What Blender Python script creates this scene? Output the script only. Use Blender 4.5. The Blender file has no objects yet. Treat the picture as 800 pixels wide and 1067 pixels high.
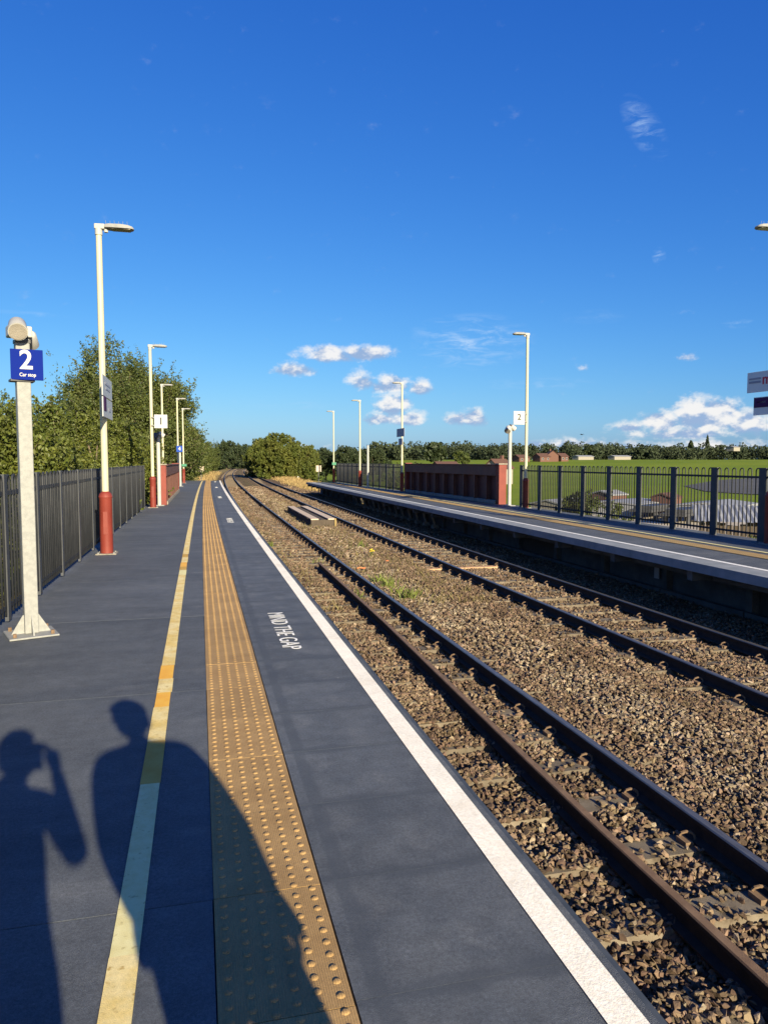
import bpy, bmesh, math, random
import numpy as np
from mathutils import Vector, Matrix
R = math.radians
random.seed(7)

# ------------------------------------------------------------------ camera, sky, sun, exposure
scene = bpy.context.scene
col = scene.collection
CAM_H = 1.622
cam_d = bpy.data.cameras.new('camera')
cam_d.sensor_fit = 'VERTICAL'; cam_d.sensor_height = 36.0
cam_d.lens = 766.9 / 1067 * 36.0
cam_d.clip_start = 0.05; cam_d.clip_end = 9000
cam = bpy.data.objects.new('camera', cam_d); col.objects.link(cam)
YAW, PITCH = 14.137, 3.921
cam.location = (0, 0, CAM_H)
cam.rotation_euler = (R(90 - PITCH), 0, R(-YAW))
scene.camera = cam

SUN_EL, SHADOW_AZ = 19.5, 11.6          # shadows run 11.6 degrees left of the track
sd = Vector((-math.sin(R(SHADOW_AZ)) * math.cos(R(SUN_EL)), math.cos(R(SHADOW_AZ)) * math.cos(R(SUN_EL)), -math.sin(R(SUN_EL))))
sun_d = bpy.data.lights.new('sun', 'SUN'); sun_d.energy = 5.0; sun_d.angle = R(0.5); sun_d.color = (1.0, 0.87, 0.60)
sun = bpy.data.objects.new('sun', sun_d); col.objects.link(sun)
sun.rotation_euler = sd.to_track_quat('-Z', 'Y').to_euler(); sun.location = (20, -60, 30)
scene.view_settings.view_transform = 'Standard'; scene.view_settings.look = 'None'
scene.view_settings.exposure = 1.2; scene.view_settings.gamma = 1.0

def ray(u, v):
    a, t = R(YAW), R(PITCH); u = (u - 400) / 766.9; v = (v - 533.5) / 766.9
    f = math.cos(t) - v * math.sin(t); up = -v * math.cos(t) - math.sin(t)
    return Vector((u * math.cos(a) + f * math.sin(a), f * math.cos(a) - u * math.sin(a), up))
def G(u, v, z=0.0):                     # photo pixel -> point on the plane at height z
    r = ray(u, v); k = (z - CAM_H) / r.z; return Vector((r.x * k, r.y * k, z))
def atY(u, v, Y):
    r = ray(u, v); k = Y / r.y; return Vector((r.x * k, Y, CAM_H + r.z * k))

world = bpy.data.worlds.new('World'); scene.world = world; world.use_nodes = True
wt = world.node_tree; wt.nodes.clear()
class NT:
    def __init__(s, t): s.t = t
    def n(s, ty, ins=None, **kw):
        x = s.t.nodes.new(ty)
        for k, v in kw.items(): setattr(x, k, v)
        for k, v in (ins or {}).items():
            if hasattr(v, 'is_output') or isinstance(v, bpy.types.NodeSocket): s.t.links.new(v, x.inputs[k])
            else: x.inputs[k].default_value = v
        return x
    def m(s, op, a, b=0.0, c=0.0, clamp=False):
        x = s.n('ShaderNodeMath', {0: a, 1: b, 2: c}, operation=op); x.use_clamp = clamp; return x.outputs[0]
    def mix(s, f, a, b, mode='MIX'):
        x = s.t.nodes.new('ShaderNodeMix'); x.data_type = 'RGBA'; x.blend_type = mode
        for i, v in ((0, f), (6, a), (7, b)):
            if isinstance(v, bpy.types.NodeSocket): s.t.links.new(v, x.inputs[i])
            else: x.inputs[i].default_value = v if i == 0 or len(v) == 4 else (*v, 1)
        return x.outputs[2]
    def ramp(s, f, lo, hi):
        x = s.n('ShaderNodeMapRange', {0: f, 1: lo, 2: hi, 3: 0.0, 4: 1.0}); x.interpolation_type = 'SMOOTHSTEP'; return x.outputs[0]
w = NT(wt)
sky = w.n('ShaderNodeTexSky', sky_type='NISHITA', sun_disc=False, sun_elevation=R(SUN_EL), sun_rotation=math.atan2(-sd.x, -sd.y), air_density=1.0, dust_density=0.65, ozone_density=2.2)
sc_ = w.n('ShaderNodeSeparateColor', {0: sky.outputs[0]})      # camera-like rendering of the clear sky, the same in every direction
skyc = w.n('ShaderNodeCombineColor', {0: w.m('MULTIPLY', w.m('POWER', sc_.outputs[0], 1.48), .108), 1: w.m('MULTIPLY', w.m('POWER', sc_.outputs[1], 1.08), .35), 2: w.m('MULTIPLY', w.m('POWER', sc_.outputs[2], .62), 1.30)}).outputs[0]
tc = w.n('ShaderNodeTexCoord'); dirv = w.n('ShaderNodeVectorMath', {0: tc.outputs['Generated']}, operation='NORMALIZE').outputs[0]
sep = w.n('ShaderNodeSeparateXYZ', {0: dirv})
az = w.m('ARCTAN2', sep.outputs[0], sep.outputs[1]); el = w.m('ARCSINE', sep.outputs[2])
def azel(u, v):
    r = ray(u, v).normalized(); return math.atan2(r.x, r.y), math.asin(r.z)
# clouds of this afternoon, given by compass direction and height above the horizon (photo pixels turned to angles)
CUM = [(345, 371, 40, 12, 1), (378, 369, 36, 11, 1), (302, 386, 36, 10, .8), (378, 398, 20, 16, .95), (405, 402, 26, 15, 1), (440, 405, 18, 11, .9), (408, 425, 22, 20, 1.1), (425, 438, 28, 11, 1), (398, 437, 24, 10, .9),
       (476, 437, 17, 11, .95), (494, 436, 18, 15, 1), (655, 446, 24, 8, .8), (690, 442, 28, 18, 1), (720, 435, 27, 23, 1.08), (748, 437, 32, 23, 1.08), (778, 443, 30, 18, 1.05), (800, 445, 40, 12, .9), (715, 452, 75, 10, .85),
       (600, 464, 50, 10, .95), (560, 463, 24, 7, .7), (655, 465, 60, 8, .75), (740, 466, 80, 9, .8), (712, 373, 18, 6, .5), (607, 384, 12, 6, .5), (325, 465, 30, 4, .4), (500, 471, 40, 5, .6), (880, 440, 60, 22, 1), (960, 455, 60, 14, 1), (-120, 450, 60, 16, 1), (-260, 440, 70, 20, 1)]
nz = w.n('ShaderNodeTexNoise', {'Vector': w.n('ShaderNodeMapping', {'Vector': dirv, 'Scale': (1, 1, 1.5)}).outputs[0], 'Scale': 34.0, 'Detail': 9.0, 'Roughness': 0.60}).outputs[0]
nz2 = w.n('ShaderNodeTexNoise', {'Vector': w.n('ShaderNodeMapping', {'Vector': dirv, 'Location': (0.004, 0.0, -0.012), 'Scale': (1, 1, 1.5)}).outputs[0], 'Scale': 34.0, 'Detail': 5.0, 'Roughness': 0.5}).outputs[0]
acc = None; hacc = None
for (u, v, a, b, s) in CUM:
    A0, E0 = azel(u, v); wa = a / 766.9 * 1.25; we = b / 766.9 * 1.35
    da = w.m('DIVIDE', w.m('SUBTRACT', az, A0), wa)
    de = w.m('DIVIDE', w.m('SUBTRACT', el, E0), we)
    de = w.m('MULTIPLY', de, w.m('ADD', 1.0, w.m('MULTIPLY', w.m('LESS_THAN', de, 0.0), 0.55)))   # flatter base
    q = w.m('SUBTRACT', 1.0, w.m('SQRT', w.m('ADD', w.m('MULTIPLY', da, da), w.m('MULTIPLY', de, de))), clamp=True)
    q = w.m('MULTIPLY', q, s)
    hh = w.m('MULTIPLY', w.m('GREATER_THAN', q, 0.001), w.m('ADD', 0.42, w.m('MULTIPLY', de, 0.62), clamp=True))
    hh = w.m('MULTIPLY', hh, q)
    acc = q if acc is None else w.m('SMOOTH_MAX', acc, q, 0.1)
    hacc = hh if hacc is None else w.m('MAXIMUM', hacc, hh)
dens = w.m('ADD', w.m('MULTIPLY', acc, 1.25), w.m('MULTIPLY', w.m('SUBTRACT', nz, 0.5), 1.8))
gate = w.ramp(acc, 0.0, 0.22)
alpha = w.m('MULTIPLY', w.ramp(dens, 0.27, 0.92), gate)
lit = w.ramp(w.m('ADD', w.m('MULTIPLY', w.m('SUBTRACT', nz, nz2), 3.5), w.m('MULTIPLY', w.m('DIVIDE', hacc, w.m('MAXIMUM', acc, 0.02)), 1.15)), 0.15, 0.95)
cloudc = w.mix(lit, (1.5, 2.1, 3.2), (4.4, 4.3, 4.2))
# thin high cirrus streaks
CIR = [(492, 356, 66, 30, .95), (460, 345, 34, 14, .8), (515, 352, 34, 12, .9), (671, 133, 24, 22, .65), (686, 267, 7, 9, .5), (765, 337, 24, 5, .4), (480, 368, 50, 14, .4), (45, 328, 50, 3, .25), (560, 400, 60, 8, .3), (620, 330, 40, 8, .15), (300, 420, 60, 8, .22)]
cn = w.n('ShaderNodeTexNoise', {'Vector': w.n('ShaderNodeMapping', {'Vector': dirv, 'Rotation': (0, R(25), R(-14)), 'Scale': (0.55, 1, 2.6)}).outputs[0], 'Scale': 40.0, 'Detail': 7.0, 'Roughness': 0.65, 'Distortion': 0.7}).outputs[0]
cac = None
for (u, v, a, b, s) in CIR:
    A0, E0 = azel(u, v)
    da = w.m('DIVIDE', w.m('SUBTRACT', az, A0), a / 766.9); de = w.m('DIVIDE', w.m('SUBTRACT', el, E0), b / 766.9)
    if u == 671: de = w.m('ADD', de, w.m('MULTIPLY', da, 0.9))
    q = w.m('MULTIPLY', w.m('SUBTRACT', 1.0, w.m('SQRT', w.m('ADD', w.m('MULTIPLY', da, da), w.m('MULTIPLY', de, de))), clamp=True), s)
    cac = q if cac is None else w.m('MAXIMUM', cac, q)
cir = w.m('MULTIPLY', w.m('MULTIPLY', w.ramp(cn, 0.40, 0.80), cac), 1.3, clamp=True)
c1 = w.mix(cir, skyc, (2.4, 3.3, 4.5))
c2 = w.mix(w.m('MULTIPLY', alpha, 0.93), c1, cloudc)
bg = w.n('ShaderNodeBackground', {'Color': c2, 'Strength': 0.095})
w.n('ShaderNodeOutputWorld', {'Surface': bg.outputs[0]})

# ------------------------------------------------------------------ materials
MATS = {}
def M(name, c1, c2=None, rough=0.8, scale=4.0, detail=6.0, lo=0.3, hi=0.7, bump=0.0, bscale=80.0, metal=0.0, spec=0.35, objrand=0.0, island=0.0, trans=None, coord='Object', stretch=None, c3=None, s3=0.7, lo3=0.55, hi3=0.7, rvar=0.0, grain=0.0):
    m = bpy.data.materials.new(name); m.use_nodes = True; t = NT(m.node_tree); m.node_tree.nodes.clear()
    tcn = t.n('ShaderNodeTexCoord'); vec = tcn.outputs[coord]
    if coord == 'World': pass
    if stretch: vec = t.n('ShaderNodeMapping', {'Vector': vec, 'Scale': stretch}).outputs[0]
    base = None
    if c2:
        nzz = t.n('ShaderNodeTexNoise', {'Vector': vec, 'Scale': scale, 'Detail': detail, 'Roughness': 0.6})
        if objrand: 
            oi = t.n('ShaderNodeObjectInfo'); sh = t.n('ShaderNodeVectorMath', {0: oi.outputs['Random'], 1: (37.0, 91.0, 53.0)}, operation='MULTIPLY').outputs[0]
            vv = t.n('ShaderNodeVectorMath', {0: vec, 1: sh}, operation='ADD').outputs[0]; m.node_tree.links.new(vv, nzz.inputs['Vector'])
        base = t.mix(t.ramp(nzz.outputs[0], lo, hi), c1, c2)
    else: base = t.mix(0.0, c1, c1)
    if c3:
        n3 = t.n('ShaderNodeTexNoise', {'Vector': vec, 'Scale': s3, 'Detail': 4.0, 'Roughness': 0.6})
        base = t.mix(t.ramp(n3.outputs[0], lo3, hi3), base, c3)
    if grain:
        for gsc, ga in ((260.0, grain), (70.0, grain * .75), (9.0, grain * .45), (.7, grain * .4)):
            gn = t.n('ShaderNodeTexNoise', {'Vector': t.n('ShaderNodeNewGeometry').outputs['Position'], 'Scale': gsc, 'Detail': 3.0, 'Roughness': 0.7})
            base = t.n('ShaderNodeHueSaturation', {'Color': base, 'Value': t.m('ADD', 1.0 - ga * 1.6, t.m('MULTIPLY', gn.outputs[0], ga * 3.2)), 'Hue': 0.5, 'Saturation': 1.0, 'Fac': 1.0}).outputs[0]
    if objrand:
        oi = t.n('ShaderNodeObjectInfo'); k = t.m('ADD', 1.0 - objrand, t.m('MULTIPLY', oi.outputs['Random'], 2 * objrand))
        base = t.n('ShaderNodeHueSaturation', {'Color': base, 'Value': k, 'Hue': 0.5, 'Saturation': 1.0, 'Fac': 1.0}).outputs[0]
    if island:
        gi = t.n('ShaderNodeNewGeometry'); k = t.m('ADD', 1.0 - island, t.m('MULTIPLY', gi.outputs['Random Per Island'], 2 * island))
        hue = t.m('ADD', 0.5 - island * 0.035, t.m('MULTIPLY', t.m('FRACT', t.m('MULTIPLY', gi.outputs['Random Per Island'], 17.0)), island * 0.07))
        base = t.n('ShaderNodeHueSaturation', {'Color': base, 'Value': k, 'Hue': hue, 'Saturation': 1.0, 'Fac': 1.0}).outputs[0]
    p = t.n('ShaderNodeBsdfPrincipled', {'Base Color': base, 'Roughness': rough, 'Metallic': metal, 'Specular IOR Level': spec})
    if rvar:
        rn = t.n('ShaderNodeTexNoise', {'Vector': vec, 'Scale': scale * 2.3, 'Detail': 4.0})
        m.node_tree.links.new(t.m('ADD', rough - rvar, t.m('MULTIPLY', rn.outputs[0], 2 * rvar), clamp=True), p.inputs['Roughness'])
    if bump:
        bn = t.n('ShaderNodeTexNoise', {'Vector': tcn.outputs[coord], 'Scale': bscale, 'Detail': 3.0, 'Roughness': 0.6})
        m.node_tree.links.new(t.n('ShaderNodeBump', {'Height': bn.outputs[0], 'Strength': bump, 'Distance': 0.01}).outputs[0], p.inputs['Normal'])
    out = p.outputs[0]
    if trans:
        tr = t.n('ShaderNodeBsdfTranslucent', {'Color': t.mix(1.0, base, trans, 'MULTIPLY')})
        mx = t.n('ShaderNodeAddShader', {0: out, 1: tr.outputs[0]}); out = mx.outputs[0]
    t.n('ShaderNodeOutputMaterial', {'Surface': out}); MATS[name] = m; return m
M('panel', (.068, .077, .092), (.097, .106, .120), rough=.74, scale=1.7, lo=.28, hi=.72, bump=.6, bscale=300, objrand=.06, grain=.48, c3=(.126, .132, .142), s3=2.3, lo3=.54, hi3=.80, spec=.28, stretch=(.55, 1.5, 1))
M('edge_panel', (.074, .084, .101), (.106, .116, .132), rough=.72, scale=3.2, lo=.28, hi=.72, bump=.6, bscale=300, objrand=.07, grain=.48, c3=(.138, .145, .157), s3=3.4, lo3=.52, hi3=.80, spec=.28)
M('nosing', (.035, .045, .06), (.06, .07, .085), rough=.7, scale=9)
M('tactile', (.295, .182, .073), (.355, .225, .094), rough=.78, scale=3.5, bump=.0, objrand=.08, grain=.22, c3=(.22, .135, .058), s3=2.6, lo3=.55, hi3=.8)
M('tactile_dull', (.22, .15, .065), (.27, .185, .085), rough=.8, scale=3.5)
M('white_paint', (.80, .73, .60), (.86, .81, .70), rough=.78, scale=60, lo=.35, hi=.6, bump=.22, bscale=150, grain=.22, c3=(.70, .62, .49), s3=1.7, lo3=.5, hi3=.75, coord='Object')
M('yellow_paint', (.66, .48, .15), (.72, .60, .30), grain=.2, rough=.72, scale=5, lo=.35, hi=.65, bump=.5, bscale=260, c3=(.45, .30, .09), s3=22, lo3=.58, hi3=.72)
M('yellow_fresh', (.74, .36, .035), (.78, .45, .06), rough=.6, scale=8, bump=.4, bscale=260)
M('yellow_pale', (.68, .60, .28), (.74, .68, .36), rough=.78, scale=18, bump=.6, bscale=260, c3=(.52, .44, .2), s3=40, lo3=.6, hi3=.7)
M('yellow_ochre', (.47, .27, .04), (.52, .33, .07), rough=.7, scale=8, bump=.4, bscale=260)
M('line_paint', (.74, .73, .70), (.60, .59, .56), rough=.7, scale=30, lo=.45, hi=.75)
M('concrete', (.20, .18, .15), (.28, .25, .21), rough=.9, scale=7, bump=.5, bscale=120, c3=(.14, .12, .095), s3=3)
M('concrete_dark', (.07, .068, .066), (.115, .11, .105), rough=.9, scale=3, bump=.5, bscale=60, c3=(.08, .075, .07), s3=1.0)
M('sleeper', (.115, .092, .066), (.17, .14, .105), rough=.92, scale=9, bump=.6, bscale=140, objrand=.18, c3=(.075, .056, .038), s3=4)
M('sleeper_far', (.11, .085, .058), (.15, .115, .08), rough=.95, scale=1)
M('sleeper_wood', (.40, .24, .13), (.48, .30, .18), rough=.9, scale=9, bump=.6, bscale=90)
M('rail_rust', (.075, .042, .026), (.12, .068, .04), rough=.85, scale=12, bump=.5, bscale=150)
M('rail_dark', (.020, .015, .012), (.036, .025, .019), rough=.85, scale=12, bump=.4, bscale=150)
M('rail_shine', (.20, .195, .19), (.13, .115, .10), rough=.42, scale=20, metal=.65, spec=.5, rvar=.08, stretch=(6, .3, 1))
M('rail_top_rust', (.135, .082, .048), (.19, .12, .072), rough=.75, scale=10, bump=.4, bscale=160)
M('clip', (.13, .085, .05), (.20, .13, .08), rough=.8, scale=20)
M('stone', (.104, .070, .046), (.174, .123, .083), rough=.92, scale=1.1, lo=.35, hi=.7, bump=.5, bscale=70, island=.5, spec=.2)
M('stone_pale', (.19, .145, .10), (.25, .20, .145), rough=.92, scale=1.1, lo=.35, hi=.7, bump=.5, bscale=70, island=.42, spec=.2)
M('fence', (.019, .021, .026), (.030, .032, .038), rough=.6, scale=3, objrand=.10, bump=.2, bscale=60)
M('fence_post', (.040, .043, .050), (.056, .060, .068), rough=.6, scale=3, objrand=.08)
M('cream', (.44, .405, .275), (.47, .44, .31), rough=.45, scale=3)
M('red_paint', (.145, .022, .015), (.18, .031, .021), rough=.55, scale=3, bump=.15, bscale=40, objrand=.06)
M('brown_red', (.105, .042, .028), (.14, .062, .044), rough=.65, scale=2.5, bump=.2, bscale=40, c3=(.10, .05, .04), s3=1.0)
M('maroon', (.085, .030, .024), (.115, .045, .035), rough=.65, scale=2.5, bump=.2, bscale=40, grain=.1)
M('galv', (.215, .22, .218), (.26, .263, .258), rough=.6, scale=22, lo=.35, hi=.65, metal=.0, bump=.15, bscale=60)
M('white_metal', (.33, .325, .305), (.38, .375, .355), rough=.5, scale=3)
M('grey_metal', (.30, .30, .30), (.38, .38, .38), rough=.5, scale=6)
M('dark_metal', (.045, .045, .05), (.07, .07, .075), rough=.5, scale=6)
M('head_grey', (.20, .20, .195), (.26, .26, .25), rough=.55, scale=6)
M('lens', (.16, .13, .09), (.22, .18, .12), rough=.25, scale=9, spec=.5)
M('blue_sign', (.003, .014, .17), rough=.75, spec=.08); M('board_white', (.66, .66, .66), rough=.6, spec=.2); M('sign_white', (.38, .38, .38), rough=.45); M('sign_black', (.02, .02, .02), rough=.5)
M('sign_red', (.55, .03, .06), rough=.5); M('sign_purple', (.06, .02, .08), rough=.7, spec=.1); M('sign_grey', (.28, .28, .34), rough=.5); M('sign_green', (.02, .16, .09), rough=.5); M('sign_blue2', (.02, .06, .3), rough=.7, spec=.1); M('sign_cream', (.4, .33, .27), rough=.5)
M('bark', (.09, .065, .045), (.16, .12, .085), rough=.95, scale=6, bump=.8, bscale=30)
M('leaf_a', (.036, .050, .011), (.068, .080, .017), rough=.55, scale=.5, island=.32, trans=(.35, .42, .12), spec=.3)
M('leaf_b', (.046, .061, .010), (.088, .098, .016), rough=.55, scale=.6, island=.32, trans=(.35, .4, .1), spec=.3)
M('leaf_c', (.038, .052, .012), (.068, .082, .018), rough=.6, scale=.4, island=.28, trans=(.3, .36, .12), spec=.25)
M('leaf_d', (.022, .034, .014), (.036, .048, .019), rough=.6, scale=.3, island=.3, trans=(.3, .36, .12), spec=.25)
M('leaf_e', (.050, .068, .012), (.088, .092, .017), rough=.6, scale=.35, island=.3, trans=(.3, .34, .1), spec=.25)
M('leaf_far', (.030, .042, .025), (.048, .060, .032), rough=.8, scale=.02, island=.2, spec=.1)
M('weed', (.075, .105, .018), (.13, .15, .03), rough=.7, scale=2, island=.3, trans=(.4, .45, .1))
M('weed_dry', (.085, .075, .03), (.15, .115, .05), rough=.8, scale=2, island=.3, trans=(.4, .35, .2))
M('dry_grass', (.20, .14, .06), (.29, .205, .09), rough=.85, scale=1, island=.3, trans=(.4, .35, .2))
M('flower', (.70, .48, .03), rough=.6, island=.15)
M('orange_plastic', (.60, .20, .07), (.5, .16, .06), rough=.6, scale=20)
M('timber', (.42, .33, .25), (.50, .40, .31), rough=.85, scale=5, stretch=(12, 1, 12), bump=.4, bscale=60, objrand=.08)
M('brick', (.105, .052, .040), (.135, .07, .054), rough=.9, scale=6, bump=.3, bscale=20)
M('roof_tile', (.075, .038, .030), (.10, .052, .040), rough=.9, scale=4, bump=.4, bscale=15)
M('metal_roof', (.20, .205, .22), (.26, .265, .28), rough=.6, scale=1.5, metal=.0)
M('render_wall', (.22, .20, .17), (.26, .24, .21), rough=.9, scale=2)
M('glass', (.03, .04, .05), rough=.08, spec=.6)
M('timber_dark', (.055, .042, .032), (.085, .066, .05), rough=.9, scale=4, stretch=(8, 8, 1))
M('road', (.055, .055, .058), (.075, .073, .073), rough=.9, scale=.2)
M('yard', (.34, .29, .23), (.42, .37, .30), rough=.95, scale=.25)
M('skin', (.50, .30, .21), (.55, .34, .24), rough=.55, scale=8); M('jacket', (.03, .04, .07), (.045, .055, .09), rough=.85, scale=12, bump=.3, bscale=60)
M('trousers', (.05, .05, .055), (.07, .07, .075), rough=.9, scale=12); M('hair', (.03, .02, .014), (.06, .04, .028), rough=.6, scale=30)
M('sweater', (.18, .05, .05), (.22, .07, .06), rough=.9, scale=14, bump=.3, bscale=60); M('shoe', (.03, .03, .03), rough=.6); M('phone', (.015, .015, .018), rough=.25)
M('bird', (.02, .02, .022), rough=.8)

# tactile ridges: fine ribs running along the platform
def add_ribs(m, axis_scale):
    t = NT(m.node_tree); p = next(n for n in m.node_tree.nodes if n.type == 'BSDF_PRINCIPLED')
    tcn = t.n('ShaderNodeTexCoord')
    wv = t.n('ShaderNodeTexWave', {'Vector': tcn.outputs['Object'], 'Scale': axis_scale, 'Distortion': 0.0}, wave_type='BANDS', bands_direction='X', wave_profile='SIN')
    b = t.n('ShaderNodeBump', {'Height': wv.outputs['Fac'], 'Strength': .8, 'Distance': .0012})
    gn = t.n('ShaderNodeTexNoise', {'Vector': tcn.outputs['Object'], 'Scale': 260.0, 'Detail': 2.0})
    b2 = t.n('ShaderNodeBump', {'Height': gn.outputs[0], 'Strength': .4, 'Distance': .004, 'Normal': b.outputs[0]})
    m.node_tree.links.new(b2.outputs[0], p.inputs['Normal'])
add_ribs(MATS['tactile'], 40.0)
def seal_bands(m):      # dark sealing compound brushed along the joints of the edge panels, and old gum and chips
    t = NT(m.node_tree); p = next(n for n in m.node_tree.nodes if n.type == 'BSDF_PRINCIPLED'); src = p.inputs['Base Color'].links[0].from_socket
    tcn = t.n('ShaderNodeTexCoord'); sx = t.n('ShaderNodeSeparateXYZ', {0: tcn.outputs['Object']}); P = t.n('ShaderNodeNewGeometry').outputs['Position']
    n = t.m('MULTIPLY', t.m('SUBTRACT', t.n('ShaderNodeTexNoise', {'Vector': P, 'Scale': 3.5, 'Detail': 4.0}).outputs[0], .5), .16)
    by_ = t.ramp(t.m('ADD', t.m('ABSOLUTE', sx.outputs[1]), n), .265, .315)
    bx_ = t.m('MULTIPLY', t.ramp(t.m('ADD', t.m('MULTIPLY', sx.outputs[0], -1.0), t.m('MULTIPLY', n, .5)), .285, .315), t.m('SUBTRACT', 1.0, t.ramp(t.m('MULTIPLY', sx.outputs[0], -1.0), .36, .375)))
    k = t.m('MULTIPLY', t.m('MAXIMUM', by_, bx_), .55)
    c = t.mix(k, src, (.055, .064, .080)); m.node_tree.links.new(c, p.inputs['Base Color'])
seal_bands(MATS['edge_panel'])
def specks(m, amt=.5):
    t = NT(m.node_tree); p = next(n for n in m.node_tree.nodes if n.type == 'BSDF_PRINCIPLED'); src = p.inputs['Base Color'].links[0].from_socket
    P = t.n('ShaderNodeNewGeometry').outputs['Position']; v = t.n('ShaderNodeTexVoronoi', {'Vector': P, 'Scale': 5.0, 'Randomness': 1.0}); rc = t.n('ShaderNodeSeparateColor', {0: v.outputs['Color']})
    spot = t.m('MULTIPLY', t.m('LESS_THAN', v.outputs['Distance'], t.m('MULTIPLY', rc.outputs[1], .06)), t.m('GREATER_THAN', rc.outputs[0], .55))
    m.node_tree.links.new(t.mix(t.m('MULTIPLY', spot, amt), src, (.30, .29, .27)), p.inputs['Base Color'])
specks(MATS['panel']); specks(MATS['edge_panel'])

def ground_mat():
    m = bpy.data.materials.new('ground'); m.use_nodes = True; t = NT(m.node_tree); m.node_tree.nodes.clear(); MATS['ground'] = m
    g = t.n('ShaderNodeNewGeometry'); P = g.outputs['Position']; sp = t.n('ShaderNodeSeparateXYZ', {0: P})
    n1 = t.n('ShaderNodeTexNoise', {'Vector': P, 'Scale': .02, 'Detail': 8.0, 'Roughness': .65}).outputs[0]
    n2 = t.n('ShaderNodeTexNoise', {'Vector': P, 'Scale': 1.6, 'Detail': 6.0, 'Roughness': .7}).outputs[0]
    gr = t.mix(t.ramp(n1, .35, .65), (.122, .172, .012), (.168, .21, .016))
    gr = t.mix(t.m('MULTIPLY', t.ramp(n2, .35, .75), .5), gr, (.065, .11, .010))
    dry = t.mix(t.ramp(n2, .3, .7), (.16, .115, .055), (.27, .19, .09))
    d = t.m('SUBTRACT', sp.outputs[0], t.m('DIVIDE', t.m('MULTIPLY', sp.outputs[1], sp.outputs[1]), 6800.0))
    near = t.m('MULTIPLY', t.ramp(d, -12.0, -4.0), t.m('SUBTRACT', 1.0, t.ramp(d, 12.5, 17.0)))
    c = t.mix(t.m('MULTIPLY', near, t.ramp(n2, .1, .6)), gr, dry)
    p = t.n('ShaderNodeBsdfPrincipled', {'Base Color': c, 'Roughness': .95, 'Specular IOR Level': .1})
    b = t.n('ShaderNodeBump', {'Height': n2, 'Strength': .6, 'Distance': .15}); m.node_tree.links.new(b.outputs[0], p.inputs['Normal'])
    t.n('ShaderNodeOutputMaterial', {'Surface': p.outputs[0]})
ground_mat()
def bed_mat():
    m = bpy.data.materials.new('ballast_bed'); m.use_nodes = True; t = NT(m.node_tree); m.node_tree.nodes.clear(); MATS['ballast_bed'] = m
    P = t.n('ShaderNodeNewGeometry').outputs['Position']; sp = t.n('ShaderNodeSeparateXYZ', {0: P})
    vo = t.n('ShaderNodeTexVoronoi', {'Vector': P, 'Scale': 17.0})
    hs = t.n('ShaderNodeSeparateColor', {0: vo.outputs['Color']})
    n2 = t.n('ShaderNodeTexNoise', {'Vector': P, 'Scale': .8, 'Detail': 6.0, 'Roughness': .7}).outputs[0]
    c = t.mix(hs.outputs[0], (.09, .060, .038), (.19, .132, .085))
    c = t.mix(t.m('MULTIPLY', t.ramp(n2, .45, .7), .45), c, (.11, .085, .04))
    d = t.m('SUBTRACT', sp.outputs[0], t.m('DIVIDE', t.m('MULTIPLY', sp.outputs[1], sp.outputs[1]), 6800.0))
    gr = t.m('MULTIPLY', t.m('MULTIPLY', t.ramp(d, 3.7, 4.4), t.m('SUBTRACT', 1.0, t.ramp(d, 5.0, 5.6))), t.ramp(sp.outputs[1], 12.0, 22.0))
    c = t.mix(t.m('MULTIPLY', gr, t.ramp(n2, .38, .6)), c, (.14, .112, .052))
    p = t.n('ShaderNodeBsdfPrincipled', {'Base Color': c, 'Roughness': .95, 'Specular IOR Level': .1})
    hgt = t.m('SUBTRACT', 1.0, vo.outputs['Distance'])
    b = t.n('ShaderNodeBump', {'Height': hgt, 'Strength': 1.0, 'Distance': .04}); m.node_tree.links.new(b.outputs[0], p.inputs['Normal'])
    t.n('ShaderNodeOutputMaterial', {'Surface': p.outputs[0]})
bed_mat()

# ------------------------------------------------------------------ helpers
def cx(y): 
    y = max(y, 0.0)
    return y * y / 6800 if y < 450 else 450 * 450 / 6800 + (y - 450) * 900 / 6800
def hd(y): return -(min(max(y, 0), 450)) * 2 / 6800        # heading of the track (z rotation)
def T(y, d, z=0.0): return Vector((cx(y) + d * math.cos(hd(y)), y + d * math.sin(hd(y)), z))

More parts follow.
